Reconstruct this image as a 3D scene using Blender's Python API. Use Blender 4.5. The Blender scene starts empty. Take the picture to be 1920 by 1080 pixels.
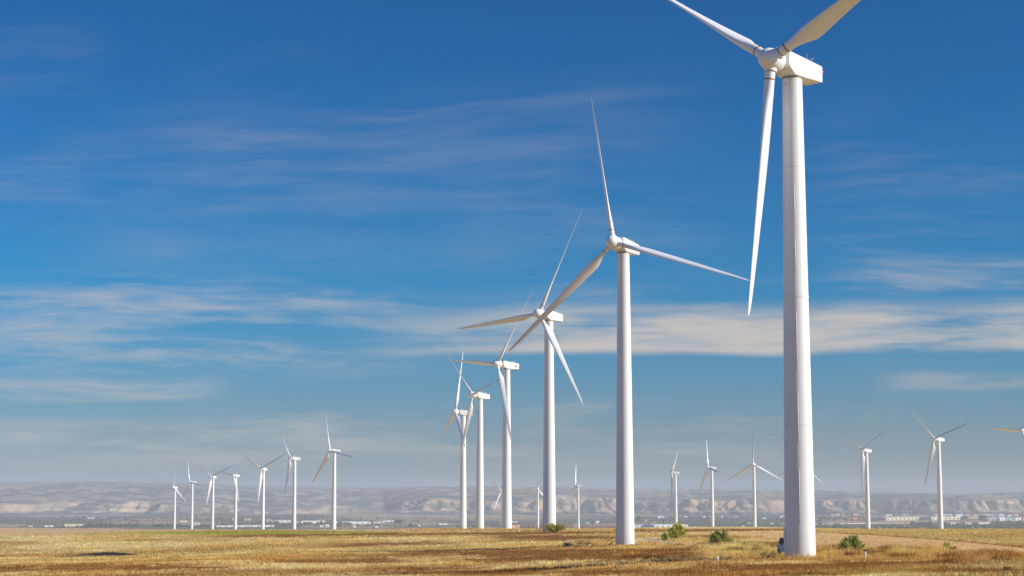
import bpy, bmesh, math, random
import numpy as np
from mathutils import Matrix, Vector

random.seed(7)
RNG = np.random.default_rng(11)
scene = bpy.context.scene
COL = scene.collection
R = math.radians

# ------------------------------------------------------------------ camera
F_PX, HOR = 3500.0, 935.0                      # focal length in photo pixels, row of the eye level
PITCH = math.atan((HOR - 540.0) / F_PX)
cam_d = bpy.data.cameras.new('camera')
cam_d.sensor_width = 36.0
cam_d.lens = 36.0 * F_PX / 1920.0
cam_d.clip_start = 0.5
cam_d.clip_end = 60000.0
cam = bpy.data.objects.new('camera', cam_d)
COL.objects.link(cam)
cam.location = (0, 0, 0)
cam.rotation_euler = (math.pi / 2 + PITCH, 0, 0)
scene.camera = cam

# ------------------------------------------------------------------ light
SUN_ELEV, SUN_AZ = R(27.6), R(105.0)           # azimuth clockwise from the view axis (+Y)
sd = Vector((math.sin(SUN_AZ) * math.cos(SUN_ELEV), math.cos(SUN_AZ) * math.cos(SUN_ELEV), math.sin(SUN_ELEV)))
sun_d = bpy.data.lights.new('sun', 'SUN')
sun_d.energy = 4.8
sun_d.angle = R(0.53)
sun_d.color = (1.0, 0.93, 0.82)
sun = bpy.data.objects.new('sun', sun_d)
COL.objects.link(sun)
sun.rotation_euler = sd.to_track_quat('Z', 'Y').to_euler()

scene.view_settings.view_transform = 'Standard'
scene.view_settings.look = 'None'
scene.view_settings.exposure = 0.25
scene.view_settings.gamma = 1.0
scene.cycles.volume_bounces = 1
scene.cycles.max_bounces = 6
scene.cycles.transparent_max_bounces = 4


# ------------------------------------------------------------------ node helpers
class NT:
    def __init__(self, tree):
        self.t = tree
        self.n = tree.nodes
        self.l = tree.links

    def node(self, typ, **kw):
        nd = self.n.new(typ)
        for k, v in kw.items():
            setattr(nd, k, v)
        return nd

    def put(self, sock, v):
        if isinstance(v, bpy.types.NodeSocket):
            self.l.new(v, sock)
        elif v is not None:
            sock.default_value = v

    def m(self, op, a, b=None, c=None, clamp=False):
        nd = self.node('ShaderNodeMath', operation=op, use_clamp=clamp)
        self.put(nd.inputs[0], a)
        if b is not None:
            self.put(nd.inputs[1], b)
        if c is not None:
            self.put(nd.inputs[2], c)
        return nd.outputs[0]

    def step(self, x, lo, hi):                 # smoothstep lo -> hi (works reversed too)
        nd = self.node('ShaderNodeMapRange', interpolation_type='SMOOTHSTEP')
        self.put(nd.inputs['Value'], x)
        if lo < hi:
            nd.inputs['From Min'].default_value, nd.inputs['From Max'].default_value = lo, hi
            nd.inputs['To Min'].default_value, nd.inputs['To Max'].default_value = 0, 1
        else:
            nd.inputs['From Min'].default_value, nd.inputs['From Max'].default_value = hi, lo
            nd.inputs['To Min'].default_value, nd.inputs['To Max'].default_value = 1, 0
        return nd.outputs['Result']

    def vec(self, x, y, z=0.0):
        nd = self.node('ShaderNodeCombineXYZ')
        self.put(nd.inputs[0], x); self.put(nd.inputs[1], y); self.put(nd.inputs[2], z)
        return nd.outputs[0]

    def noise(self, v, scale, detail=5.0, rough=0.55, dist=0.0):
        nd = self.node('ShaderNodeTexNoise')
        self.put(nd.inputs['Vector'], v)
        nd.inputs['Scale'].default_value = scale
        nd.inputs['Detail'].default_value = detail
        nd.inputs['Roughness'].default_value = rough
        nd.inputs['Distortion'].default_value = dist
        return nd.outputs['Fac']

    def mix(self, fac, a, b, blend='MIX'):
        nd = self.node('ShaderNodeMix', data_type='RGBA', blend_type=blend)
        self.put(nd.inputs[0], fac); self.put(nd.inputs[6], a); self.put(nd.inputs[7], b)
        return nd.outputs[2]


# ------------------------------------------------------------------ world: blue sky and cirrus
world = bpy.data.worlds.new('World')
scene.world = world
world.use_nodes = True
w = NT(world.node_tree)
w.n.clear()
sky = w.node('ShaderNodeTexSky', sky_type='NISHITA')
sky.sun_disc = False
sky.sun_elevation = SUN_ELEV
sky.sun_rotation = SUN_AZ
sky.altitude = 300
sky.air_density = 1.0
sky.dust_density = 0.25
sky.ozone_density = 3.0
hsv = w.node('ShaderNodeHueSaturation')
hsv.inputs['Hue'].default_value = 0.5
hsv.inputs['Saturation'].default_value = 1.0
hsv.inputs['Value'].default_value = 1.0
gam = w.node('ShaderNodeGamma')                                    # polarising filter: steeper gradient, deeper blue
w.l.new(sky.outputs[0], gam.inputs['Color'])
gam.inputs['Gamma'].default_value = 1.45
tc = w.node('ShaderNodeTexCoord')
sp = w.node('ShaderNodeSeparateXYZ')
w.l.new(tc.outputs['Generated'], sp.inputs[0])
ay = w.m('MAXIMUM', w.m('ABSOLUTE', sp.outputs[1]), 0.08)
U = w.m('DIVIDE', sp.outputs[0], ay)            # tangent of the azimuth
V = w.m('DIVIDE', sp.outputs[2], ay)            # tangent of the elevation (along the view axis)
tcol = w.mix(w.step(V, 0.0, 0.13), (0.135, 0.172, 0.295, 1), (0.001, 0.236, 0.368, 1))   # dusty near the horizon, clean above
tcol = w.mix(w.step(V, 0.33, 0.9), tcol, (0.010, 0.36, 0.66, 1))   # filter darkening ends overhead; brighter blue added there as fill for shaded towers
w.l.new(w.mix(1.0, gam.outputs[0], tcol, 'MULTIPLY'), hsv.inputs['Color'])
# cirrus: long streaks, sheared and warped
warp = w.noise(w.vec(w.m('MULTIPLY', U, 5.0), w.m('MULTIPLY', V, 14.0), 3.0), 1.0, 3.0)
warp = w.m('SUBTRACT', warp, 0.5)
Vw = w.m('ADD', w.m('ADD', V, w.m('MULTIPLY', warp, 0.022)), w.m('MULTIPLY', w.m('MULTIPLY', U, w.step(V, 0.13, 0.22)), -0.06))
s1 = w.noise(w.vec(w.m('MULTIPLY', U, 7.0), w.m('MULTIPLY', Vw, 62.0), 1.0), 1.0, 7.0, 0.58)
s2 = w.noise(w.vec(w.m('MULTIPLY', U, 16.0), w.m('MULTIPLY', Vw, 150.0), 7.0), 1.0, 6.0, 0.62)
s3 = w.noise(w.vec(w.m('MULTIPLY', U, 4.0), w.m('MULTIPLY', V, 9.0), 5.0), 1.0, 4.0, 0.5)
s4 = w.noise(w.vec(w.m('MULTIPLY', U, 34.0), w.m('ADD', w.m('MULTIPLY', Vw, 330.0), w.m('MULTIPLY', U, 9.0)), 2.0), 1.0, 5.0, 0.65)
streak = w.m('ADD', w.m('ADD', w.m('MULTIPLY', s1, 0.50), w.m('MULTIPLY', s2, 0.30)), w.m('MULTIPLY', s4, 0.20))

soft = w.m('ADD', w.m('MULTIPLY', s1, 0.72), w.m('MULTIPLY', s2, 0.28))


def pu(x):
    return (x - 960.0) / 3540.0


def pv(y):
    return (HOR - y) / 3480.0


def layer(x0, x1, y0, y1, sx0, sx1, st, sb, lo, hi, amp, src):
    """a soft box in azimuth / elevation filled with streaks"""
    mk = w.m('MULTIPLY', w.step(U, pu(x0 - sx0), pu(x0)), w.step(U, pu(x1 + sx1), pu(x1)))
    mk = w.m('MULTIPLY', mk, w.step(Vw, pv(y1 + sb), pv(y1)))
    mk = w.m('MULTIPLY', mk, w.step(Vw, pv(y0 - st), pv(y0)))
    return w.m('MULTIPLY', w.m('MULTIPLY', mk, w.step(src, lo, hi)), amp)


LAY = [
    layer(1080, 2400, 612, 655, 520, 300, 52, 18, 0.30, 0.56, 0.74, soft),   # bright bank at right
    layer(1150, 2300, 560, 600, 350, 300, 60, 60, 0.46, 0.70, 0.18, streak),
    layer(-900, 560, 560, 680, 300, 420, 70, 40, 0.42, 0.68, 0.46, streak),    # streaks at left
    layer(-900, 300, 725, 742, 300, 170, 22, 14, 0.36, 0.62, 0.44, streak),
    layer(-900, 420, 810, 850, 300, 380, 40, 60, 0.38, 0.62, 0.32, streak),
    layer(560, 1500, 770, 850, 300, 300, 30, 60, 0.46, 0.68, 0.30, streak),
    layer(420, 1050, 230, 520, 420, 420, 140, 120, 0.30, 0.74, 0.085, s1),  # thin veil
    layer(700, 1150, 186, 194, 240, 240, 16, 16, 0.30, 0.62, 0.06, s1),
    layer(1700, 2300, 500, 540, 190, 200, 40, 36, 0.42, 0.68, 0.28, streak),
    layer(-500, 80, 20, 90, 100, 140, 60, 60, 0.40, 0.70, 0.09, streak),
    layer(-500, 90, 290, 340, 100, 120, 60, 60, 0.36, 0.70, 0.09, streak),
    layer(1650, 2300, 320, 420, 250, 300, 80, 80, 0.46, 0.74, 0.12, streak),
    layer(1740, 2200, 708, 722, 120, 200, 16, 16, 0.40, 0.60, 0.24, s1),
]
alpha = LAY[0]
for a_ in LAY[1:]:
    alpha = w.m('SUBTRACT', w.m('ADD', alpha, a_), w.m('MULTIPLY', alpha, a_))
# the rest of the sky, beyond these banks, carries a little cirrus too
veil = w.m('MULTIPLY', w.m('MULTIPLY', w.step(s3, 0.50, 0.75), w.step(streak, 0.40, 0.68)), 0.10)
alpha = w.m('MULTIPLY', w.m('ADD', alpha, veil, clamp=True), w.step(V, 0.0, 0.02))
bg_sky = w.node('ShaderNodeBackground')
w.l.new(hsv.outputs[0], bg_sky.inputs['Color'])
bg_sky.inputs['Strength'].default_value = 0.093
bg_cl = w.node('ShaderNodeBackground')
bg_cl.inputs['Color'].default_value = (0.60, 0.505, 0.425, 1)
bg_cl.inputs['Strength'].default_value = 1.0
mxs = w.node('ShaderNodeMixShader')
w.l.new(alpha, mxs.inputs[0])
w.l.new(bg_sky.outputs[0], mxs.inputs[1])
w.l.new(bg_cl.outputs[0], mxs.inputs[2])
wo = w.node('ShaderNodeOutputWorld')
w.l.new(mxs.outputs[0], wo.inputs[0])
world.cycles.sampling_method = 'MANUAL'
world.cycles.sample_map_resolution = 512


# ------------------------------------------------------------------ object helpers
def tag(o, label=None, cat=None, group=None, kind=None):
    if label:
        assert 4 <= len(label.split()) <= 16, label
        o['label'] = label
    if cat:
        o['category'] = cat
    if group:
        o['group'] = group
    if kind:
        o['kind'] = kind
    return o


def empty(name, loc, rz=0.0):
    o = bpy.data.objects.new(name, None)
    o.empty_display_size = 1.0
    COL.objects.link(o)
    o.location = loc
    o.rotation_euler = (0, 0, rz)
    return o


def link(name, me, mat=None, parent=None):
    o = bpy.data.objects.new(name, me)
    COL.objects.link(o)
    if mat is not None and not me.materials:
        me.materials.append(mat)
    if parent:
        o.parent = parent
    return o


def from_bm(name, bm, mat, parent=None, smooth=False, sharp=None):
    me = bpy.data.meshes.new(name)
    bmesh.ops.recalc_face_normals(bm, faces=bm.faces)
    if smooth:
        for f in bm.faces:
            f.smooth = True
        if sharp is not None:
            for e in bm.edges:
                if len(e.link_faces) == 2 and e.calc_face_angle(0) > R(sharp):
                    e.smooth = False
    bm.to_mesh(me)
    bm.free()
    return link(name, me, mat, parent)


def np_mesh(name, verts, faces, mat=None, parent=None, cols=None, smooth=False):
    """verts (n,3), faces (m,k) all the same size"""
    verts = np.asarray(verts, np.float32)
    faces = np.asarray(faces, np.int32)
    me = bpy.data.meshes.new(name)
    me.vertices.add(len(verts))
    me.vertices.foreach_set('co', verts.ravel())
    k = faces.shape[1]
    me.loops.add(faces.size)
    me.loops.foreach_set('vertex_index', faces.ravel())
    me.polygons.add(len(faces))
    me.polygons.foreach_set('loop_start', np.arange(0, faces.size, k, dtype=np.int32))
    me.polygons.foreach_set('loop_total', np.full(len(faces), k, np.int32))
    if smooth:
        me.polygons.foreach_set('use_smooth', np.ones(len(faces), bool))
    me.update(calc_edges=True)
    if cols is not None:
        at = me.color_attributes.new('Col', 'FLOAT_COLOR', 'POINT')
        c = np.ones((len(verts), 4), np.float32)
        c[:, :3] = cols
        at.data.foreach_set('color', c.ravel())
    return link(name, me, mat, parent)


def bm_box(bm, cx, cy, cz, sx, sy, sz, bevel=0.0, mat=None):
    M_ = Matrix.Translation((cx, cy, cz)) @ Matrix.Diagonal((sx, sy, sz, 1))
    if mat is not None:
        M_ = mat @ M_
    g = bmesh.ops.create_cube(bm, size=1.0, matrix=M_)
    if bevel > 0:
        es = list({e for v in g['verts'] for e in v.link_edges})
        bmesh.ops.bevel(bm, geom=es, offset=bevel, segments=2, affect='EDGES', profile=0.7)


def bm_lathe(bm, prof, seg=32, axis='Z', cap0=True, cap1=True):
    rings = []
    for r, z in prof:
        ring = []
        for k in range(seg):
            a = 2 * math.pi * k / seg
            if axis == 'Z':
                p = (r * math.cos(a), r * math.sin(a), z)
            else:
                p = (r * math.cos(a), z, r * math.sin(a))
            ring.append(bm.verts.new(p))
        rings.append(ring)
    for a, b in zip(rings, rings[1:]):
        for k in range(seg):
            bm.faces.new((a[k], a[(k + 1) % seg], b[(k + 1) % seg], b[k]))
    if cap0:
        bm.faces.new(rings[0])
    if cap1:
        bm.faces.new(rings[-1])


def bm_tube(bm, pts, r, seg=8):
    pts = [Vector(p) for p in pts]
    rings = []
    for i, p in enumerate(pts):
        d = (pts[min(i + 1, len(pts) - 1)] - pts[max(i - 1, 0)]).normalized()
        q = d.to_track_quat('Z', 'Y')
        rings.append([bm.verts.new(p + q @ Vector((r * math.cos(2 * math.pi * k / seg), r * math.sin(2 * math.pi * k / seg), 0))) for k in range(seg)])
    for a, b in zip(rings, rings[1:]):
        for k in range(seg):
            bm.faces.new((a[k], a[(k + 1) % seg], b[(k + 1) % seg], b[k]))
    bm.faces.new(rings[0]); bm.faces.new(rings[-1])


# ------------------------------------------------------------------ value noise in numpy
_T = np.random.default_rng(5).random((512, 512)).astype(np.float64)


def vnoise(x, y):
    x = np.asarray(x, float); y = np.asarray(y, float)
    xi = np.floor(x).astype(int); yi = np.floor(y).astype(int)
    fx = x - xi; fy = y - yi
    fx = fx * fx * fx * (fx * (fx * 6 - 15) + 10); fy = fy * fy * fy * (fy * (fy * 6 - 15) + 10)
    a = _T[xi & 511, yi & 511]; b = _T[(xi + 1) & 511, yi & 511]
    c = _T[xi & 511, (yi + 1) & 511]; d = _T[(xi + 1) & 511, (yi + 1) & 511]
    return (a * (1 - fx) + b * fx) * (1 - fy) + (c * (1 - fx) + d * fx) * fy


def fbm(x, y, oct=4, gain=0.5):
    s = 0.0; a = 1.0; t = 0.0
    for k in range(oct):
        s = s + a * vnoise(x * 2 ** k + 17.3 * k, y * 2 ** k - 9.1 * k); t += a; a *= gain
    return s / t


def sstep(x, a, b):
    t = np.clip((x - a) / (b - a), 0, 1)
    return t * t * (3 - 2 * t)


# ------------------------------------------------------------------ terrain
VALLEY = -61.0
_ED = np.array([-400, 0, 330, 630, 950, 1090, 1190, 1270, 1415, 1500, 1630, 1760, 1920, 2400.])
_ER = np.array([989, 989.5, 992, 993, 992.2, 992, 989.5, 987.5, 988, 989, 991.5, 992, 992, 992.])
_ND = np.array([0, 30, 103, 173, 230, 287, 340, 401.])
_NZ = np.array([-1.9, -2.6, -4.30, -5.68, -6.35, -7.05, -7.02, -6.80])


def ground_z(X, Y):
    """height of the plateau and of the valley beyond it, below the eye"""
    X = np.asarray(X, float); Y = np.asarray(Y, float)
    D = np.hypot(X * 0.35, np.maximum(Y, 0.0)) + np.maximum(-Y, 0) * 0.2
    u = np.clip(X / np.maximum(Y, 40.0), -0.42, 0.42)
    px = 960 + u * F_PX
    near = np.interp(np.minimum(D, 401), _ND, _NZ)
    fade = 1 - sstep(D, 300, 430)
    side = np.interp(X, [-140, -63, -40, -21, -2, 17, 60, 130], [-4.2, -2.3, -1.5, -1.2, -.9, 0, .8, 1.9])
    near = near + side * (1.3 - .3 * sstep(D, 190, 285)) * fade * sstep(D, 20, 90)
    near = near + (fbm(X / 23.0, Y / 23.0, 3) - 0.5) * 0.55 * sstep(D, 15, 60) * (1 - 0.6 * sstep(D, 300, 420))
    edge = np.interp(px, _ED, _ER)
    row = 994.1 + (edge - 994.1) * sstep(D, 430, 900)
    far = -(row - HOR) / F_PX * D
    far = far + (fbm(X / 90.0 + 40, Y / 90.0, 3) - 0.5) * 0.0009 * np.minimum(D, 1500)
    z = np.where(D < 401, near, near + (far - near) * sstep(D, 401, 470))
    v = VALLEY + (fbm(X / 420.0, Y / 420.0 + 9, 3) - 0.5) * 7.0
    z = z + (v - z) * sstep(D, 2350, 3250)
    return z


def gz(x, y):
    return float(ground_z(np.array([x]), np.array([y]))[0])


def to_px(X, Y, Z):
    cp, sn = math.cos(PITCH), math.sin(PITCH)
    d = np.maximum(Y * cp + Z * sn, 1.0)
    return 960 + F_PX * X / d, 540 - F_PX * (-Y * sn + Z * cp) / d


def at_ground(px, row, lo=60.0, hi=6800.0):
    """nearest point of the ground seen at a photo pixel"""
    ds = np.exp(np.linspace(math.log(lo), math.log(hi), 5000))
    a = (px - 960) / F_PX
    b = (540 - row) / F_PX
    cp, sn = math.cos(PITCH), math.sin(PITCH)
    dy, dz = cp - b * sn, sn + b * cp
    X = ds * a / dy; Z = ds * dz / dy
    g = ground_z(X, ds)
    k = int(np.argmax(Z <= g)) if np.any(Z <= g) else len(ds) - 1
    return float(X[k]), float(ds[k]), float(g[k])


# ------------------------------------------------------------------ colours of the fields
STRAW = np.array([0.80, 0.53, 0.165]); PALE = np.array([0.90, 0.665, 0.28]); RUST = np.array([0.33, 0.140, 0.025])
TAN = np.array([0.78, 0.48, 0.18]); GREEN = np.array([0.40, 0.36, 0.04]); PINK = np.array([0.64, 0.42, 0.235])
YELLOW = np.array([0.82, 0.60, 0.17]); OCHRE = np.array([0.56, 0.29, 0.06]); OLIVE = np.array([0.52, 0.36, 0.09])
DARK = np.array([0.045, 0.036, 0.022]); TRACK = np.array([0.62, 0.49, 0.33])
# brown weed strips: (x0, x1, row, half height, strength)
STRIPS = [(880, 1290, 1041, 5.5, .85), (430, 960, 1001.5, 2.2, 1.0), (900, 1160, 999.6, 1.6, .95), (1180, 1480, 994.5, 2.0, .9), (640, 830, 1021, 3.2, .8), (560, 700, 1026, 2, .45),
          (940, 1150, 1008, 3.2, .95), (1000, 1130, 1013, 1.6, .6), (760, 1000, 1037, 4, .85), (640, 860, 1044, 3, .5), (520, 760, 1053, 3, .75), (840, 1000, 1051, 3, .7),
          (940, 1260, 1034, 4.0, 1.0), (960, 1270, 1048, 5.5, 1.0), (1150, 1300, 1042, 3, .8), (1350, 1470, 1021, 3.4, .9), (1260, 1380, 1006, 2.5, .6),
          (-50, 420, 1066, 5, .75), (100, 330, 1060, 3, .5), (300, 640, 1072, 3, .35), (700, 1330, 1074, 7, .62), (1300, 1640, 1064, 5, .7), (1540, 1800, 1058, 4.5, .85), (1740, 1990, 1074, 5, .75),
          (1420, 1580, 1078, 5, .6), (430, 560, 1006, 2, .8), (-50, 60, 1018, 2, .4), (230, 330, 1013, 1.5, .5), (1525, 1565, 1029, 3, .9), (1640, 1700, 1034, 2, .4)]


def poly_y(px, pts):
    p = np.array(pts, float)
    return np.interp(px, p[:, 0], p[:, 1])


def field(X, Y, Z):
    """base colour, grass height factor and bare factor of the plateau ground at points"""
    px, row = to_px(X, Y, Z)
    n1 = fbm(X / 16.0, Y / 9.0, 4); n2 = fbm(X / 3.1 + 50, Y / 2.3, 3); n3 = fbm(X / 45.0 + 5, Y / 20.0 + 3, 3)
    c = STRAW + (PALE - STRAW) * sstep(n1, 0.40, 0.66)[..., None]
    c = c + (OCHRE - c) * (0.85 * sstep(n3, 0.46, 0.66) * (0.45 + 0.55 * sstep(row, 1000, 1060)))[..., None]
    c = c + (OLIVE - c) * (0.55 * sstep(fbm(X / 12.0 + 90, Y / 14.0, 3), 0.52, 0.70))[..., None]
    c = c * (0.74 + 0.52 * fbm(X / 1.3 + 8, Y / 1.6, 3))[..., None]
    hgt = 0.55 + 0.9 * fbm(X / 2.2 + 60, Y / 2.6, 2)
    bare = np.zeros_like(px)
    wob = (n1 - 0.5) * 16 + (n2 - 0.5) * 8
    n4 = fbm(X / 7.0 + 33, Y / 1.7, 4); n5 = fbm(X / 1.2, Y / .9 + 5, 2)
    for x0, x1, r0, hh, s in STRIPS:
        k = sstep(px, x0 - 70, x0 + 60) * (1 - sstep(px, x1 - 60, x1 + 70))
        d = np.abs(row + wob * hh * 0.12 - r0 - (px - (x0 + x1) / 2) * -0.0035) / (hh * 1.25)
        k = k * (1 - sstep(d + (n4 - .5) * 2.2 + (n5 - .5) * .8, 0.65, 1.25)) * s
        k = np.clip(k * (0.95 + 0.7 * sstep(n2, 0.25, 0.6)), 0, 1)
        c = c + (RUST * (0.8 + 0.5 * n2[..., None]) - c) * k[..., None]
        hgt = hgt * (1 - 0.35 * k)
    # dark lens-shaped patch at left
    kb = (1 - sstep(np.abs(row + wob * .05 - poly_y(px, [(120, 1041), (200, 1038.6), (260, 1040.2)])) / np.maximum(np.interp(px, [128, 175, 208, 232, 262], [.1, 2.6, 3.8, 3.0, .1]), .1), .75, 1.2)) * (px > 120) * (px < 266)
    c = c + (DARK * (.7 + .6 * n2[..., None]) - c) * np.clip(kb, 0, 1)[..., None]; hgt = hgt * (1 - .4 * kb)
    # ploughed tan field at right
    top = poly_y(px, [(1240, 1001), (1300, 996.5), (1560, 999), (1640, 1003), (1800, 1015), (1920, 1027), (2300, 1050)])
    bot = poly_y(px, [(1240, 1001), (1330, 1003), (1420, 1007), (1480, 1012), (1560, 1024), (1700, 1028), (1800, 1033), (1920, 1039), (2300, 1070)])
    k = sstep(row + wob * .05, top - .3, top + .9) * (1 - sstep(row + wob * .12, bot - 1.5, bot + 1.5)) * (px > 1240)
    c = c + (TAN * (0.86 + 0.28 * fbm(X / 5.0, Y / 30.0, 3)[..., None]) - c) * k[..., None]; bare = np.maximum(bare, k)
    k = np.exp(-((row - top) / 0.9) ** 2) * sstep(px, 1500, 1600) * 0.8
    c = c + (RUST * 1.2 - c) * k[..., None]
    # dry olive grass above it
    k = (1 - sstep(row, top - 2, top)) * sstep(px, 1540, 1600)
    c = c + (OLIVE * 1.15 - c) * (0.5 * k * (0.3 + n1))[..., None]
    # green sown field at left
    gt = poly_y(px, [(120, 1003), (160, 1001.2), (270, 996.8), (480, 995), (640, 996), (730, 997.2), (790, 999)])
    gb = poly_y(px, [(120, 1003), (160, 1003.4), (300, 1004.8), (430, 1003.8), (520, 1002), (640, 1000), (730, 999.3), (790, 999)])
    k = sstep(row, gt - .3, gt + .3) * (1 - sstep(row + wob * .03, gb - .3, gb + .3)) * (px > 120) * (px < 790)
    g = GREEN + (YELLOW * .8 - GREEN) * (0.75 * sstep(np.abs(px - 560) / 260 + (n1 - .5), .5, 1.2))[..., None]
    c = c + (g - c) * k[..., None]; bare = np.maximum(bare, 0.6 * k)
    # pale fields on the far side
    k = (1 - sstep(row, gt - 1.2, gt - 0.2)) * (1 - sstep(px, 700, 820))
    c = c + (PINK * (0.8 + 0.4 * fbm(X / 80, Y / 30, 3)[..., None]) - c) * (0.8 * k)[..., None]; bare = np.maximum(bare, k)
    k = (1 - sstep(row, 996.5, 999)) * (1 - sstep(px, 120, 270))
    c = c + (PINK * (0.8 + 0.45 * fbm(X / 40, Y / 60, 3)[..., None]) - c) * (0.85 * k)[..., None]; bare = np.maximum(bare, k)
    # yellow tall grass round the nearest tower
    k = np.exp(-((px - 1500) / 75) ** 2 - ((row - 1043) / 7) ** 2) + np.exp(-((px - 1700) / 95) ** 2 - ((row - 1037) / 8) ** 2)
    k = k + .8 * np.exp(-((px - 1390) / 70) ** 2 - ((row - 1032) / 9) ** 2)
    k = np.clip(k, 0, 1)
    c = c + (YELLOW * (0.8 + .4 * n2[..., None]) - c) * (0.85 * k)[..., None]; hgt = hgt * (1 + 0.25 * k)
    # farm track
    tr = poly_y(px, [(1195, 1011.2), (1215, 1012), (1240, 1015.2), (1275, 1019.8), (1300, 1023)])
    k = np.exp(-((row - tr) / poly_y(px, [(1195, 1.0), (1240, 1.9), (1300, 1.6)])) ** 2) * sstep(px, 1190, 1200) * (1 - sstep(px, 1262, 1290))
    c = c + (TRACK - c) * np.clip(1.3 * k, 0, 1)[..., None]; bare = np.maximum(bare, np.clip(1.6 * k, 0, 1))
    # bare pale patch at far right front
    k = np.exp(-((px - 1860) / 90) ** 2 - ((row - 1061) / 5) ** 2)
    c = c + (PALE * .85 - c) * (.7 * k)[..., None]; hgt = hgt * (1 - .5 * k)
    return np.clip(c, 0.01, 0.9), hgt, bare


def valley_col(X, Y):
    n = fbm(X / 260.0, Y / 700.0, 4); n2 = fbm(X / 90.0 + 7, Y / 240.0, 3)
    scrub = np.array([0.085, 0.085, 0.05]); fld = np.array([0.38, 0.25, 0.14]); grn = np.array([0.10, 0.12, 0.045])
    c = scrub + (fld - scrub) * sstep(n, 0.44, 0.58)[..., None]
    c = c + (grn - c) * (0.8 * sstep(n2, 0.55, 0.68))[..., None]
    px, row = to_px(X, np.maximum(Y, 100), VALLEY)
    k = sstep(px, 1525, 1560) * sstep(row + (n2 - .5) * 3, 974, 976) * (1 - sstep(row + (n2 - .5) * 5, 981, 984))
    k = np.maximum(k, .8 * (1 - sstep(np.abs(px - 850), 120, 260)) * sstep(row, 962, 964) * (1 - sstep(row + (n - .5) * 6, 973, 977)))
    c = c + (np.array([.40, .265, .15]) * (.75 + .5 * n2[..., None]) - c) * (.85 * k)[..., None]
    return c


# ------------------------------------------------------------------ materials
def mat_new(name):
    m = bpy.data.materials.new(name)
    m.use_nodes = True
    nt = NT(m.node_tree)
    bsdf = nt.n['Principled BSDF']
    return m, nt, bsdf


def attr_mat(name, rough=0.9, n_scale=1.5, n_amt=0.35, transl=0.0, stretch=(1, 1, 1), bump=0.0):
    """material whose own colour is the mesh's Col attribute, broken up by fine noise"""
    m, nt, b = mat_new(name)
    at = nt.node('ShaderNodeAttribute', attribute_name='Col')
    ge = nt.node('ShaderNodeNewGeometry')
    mp = nt.node('ShaderNodeMapping')
    nt.l.new(ge.outputs['Position'], mp.inputs[0])
    mp.inputs['Scale'].default_value = stretch
    f = nt.noise(mp.outputs[0], n_scale, 5, 0.6)
    k = nt.m('ADD', nt.m('MULTIPLY', nt.m('SUBTRACT', f, 0.5), n_amt * 2), 1.0)
    col = nt.node('ShaderNodeVectorMath', operation='SCALE')
    nt.l.new(at.outputs['Color'], col.inputs[0])
    nt.l.new(k, col.inputs['Scale'])
    nt.l.new(col.outputs[0], b.inputs['Base Color'])
    b.inputs['Roughness'].default_value = rough
    b.inputs['Specular IOR Level'].default_value = 0.15
    if bump:
        bp = nt.node('ShaderNodeBump')
        bp.inputs['Strength'].default_value = bump
        bp.inputs['Distance'].default_value = 0.3
        nt.l.new(f, bp.inputs['Height'])
        nt.l.new(bp.outputs[0], b.inputs['Normal'])
    if transl:
        tr = nt.node('ShaderNodeBsdfTranslucent')
        nt.l.new(col.outputs[0], tr.inputs[0])
        mx = nt.node('ShaderNodeMixShader')
        mx.inputs[0].default_value = transl
        nt.l.new(b.outputs[0], mx.inputs[1]); nt.l.new(tr.outputs[0], mx.inputs[2])
        nt.l.new(mx.outputs[0], nt.n['Material Output'].inputs[0])
    return m


def flat_mat(name, col, rough=0.6, metal=0.0, var=0.12, scale=3.0, spec=0.4):
    m, nt, b = mat_new(name)
    tcn = nt.node('ShaderNodeTexCoord')
    f = nt.noise(tcn.outputs['Object'], scale, 4, 0.6)
    c1 = tuple(min(1, c * (1 + var)) for c in col) + (1,)
    c0 = tuple(c * (1 - var) for c in col) + (1,)
    nt.l.new(nt.mix(f, c0, c1), b.inputs['Base Color'])
    b.inputs['Roughness'].default_value = rough
    b.inputs['Metallic'].default_value = metal
    b.inputs['Specular IOR Level'].default_value = spec
    return m


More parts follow.
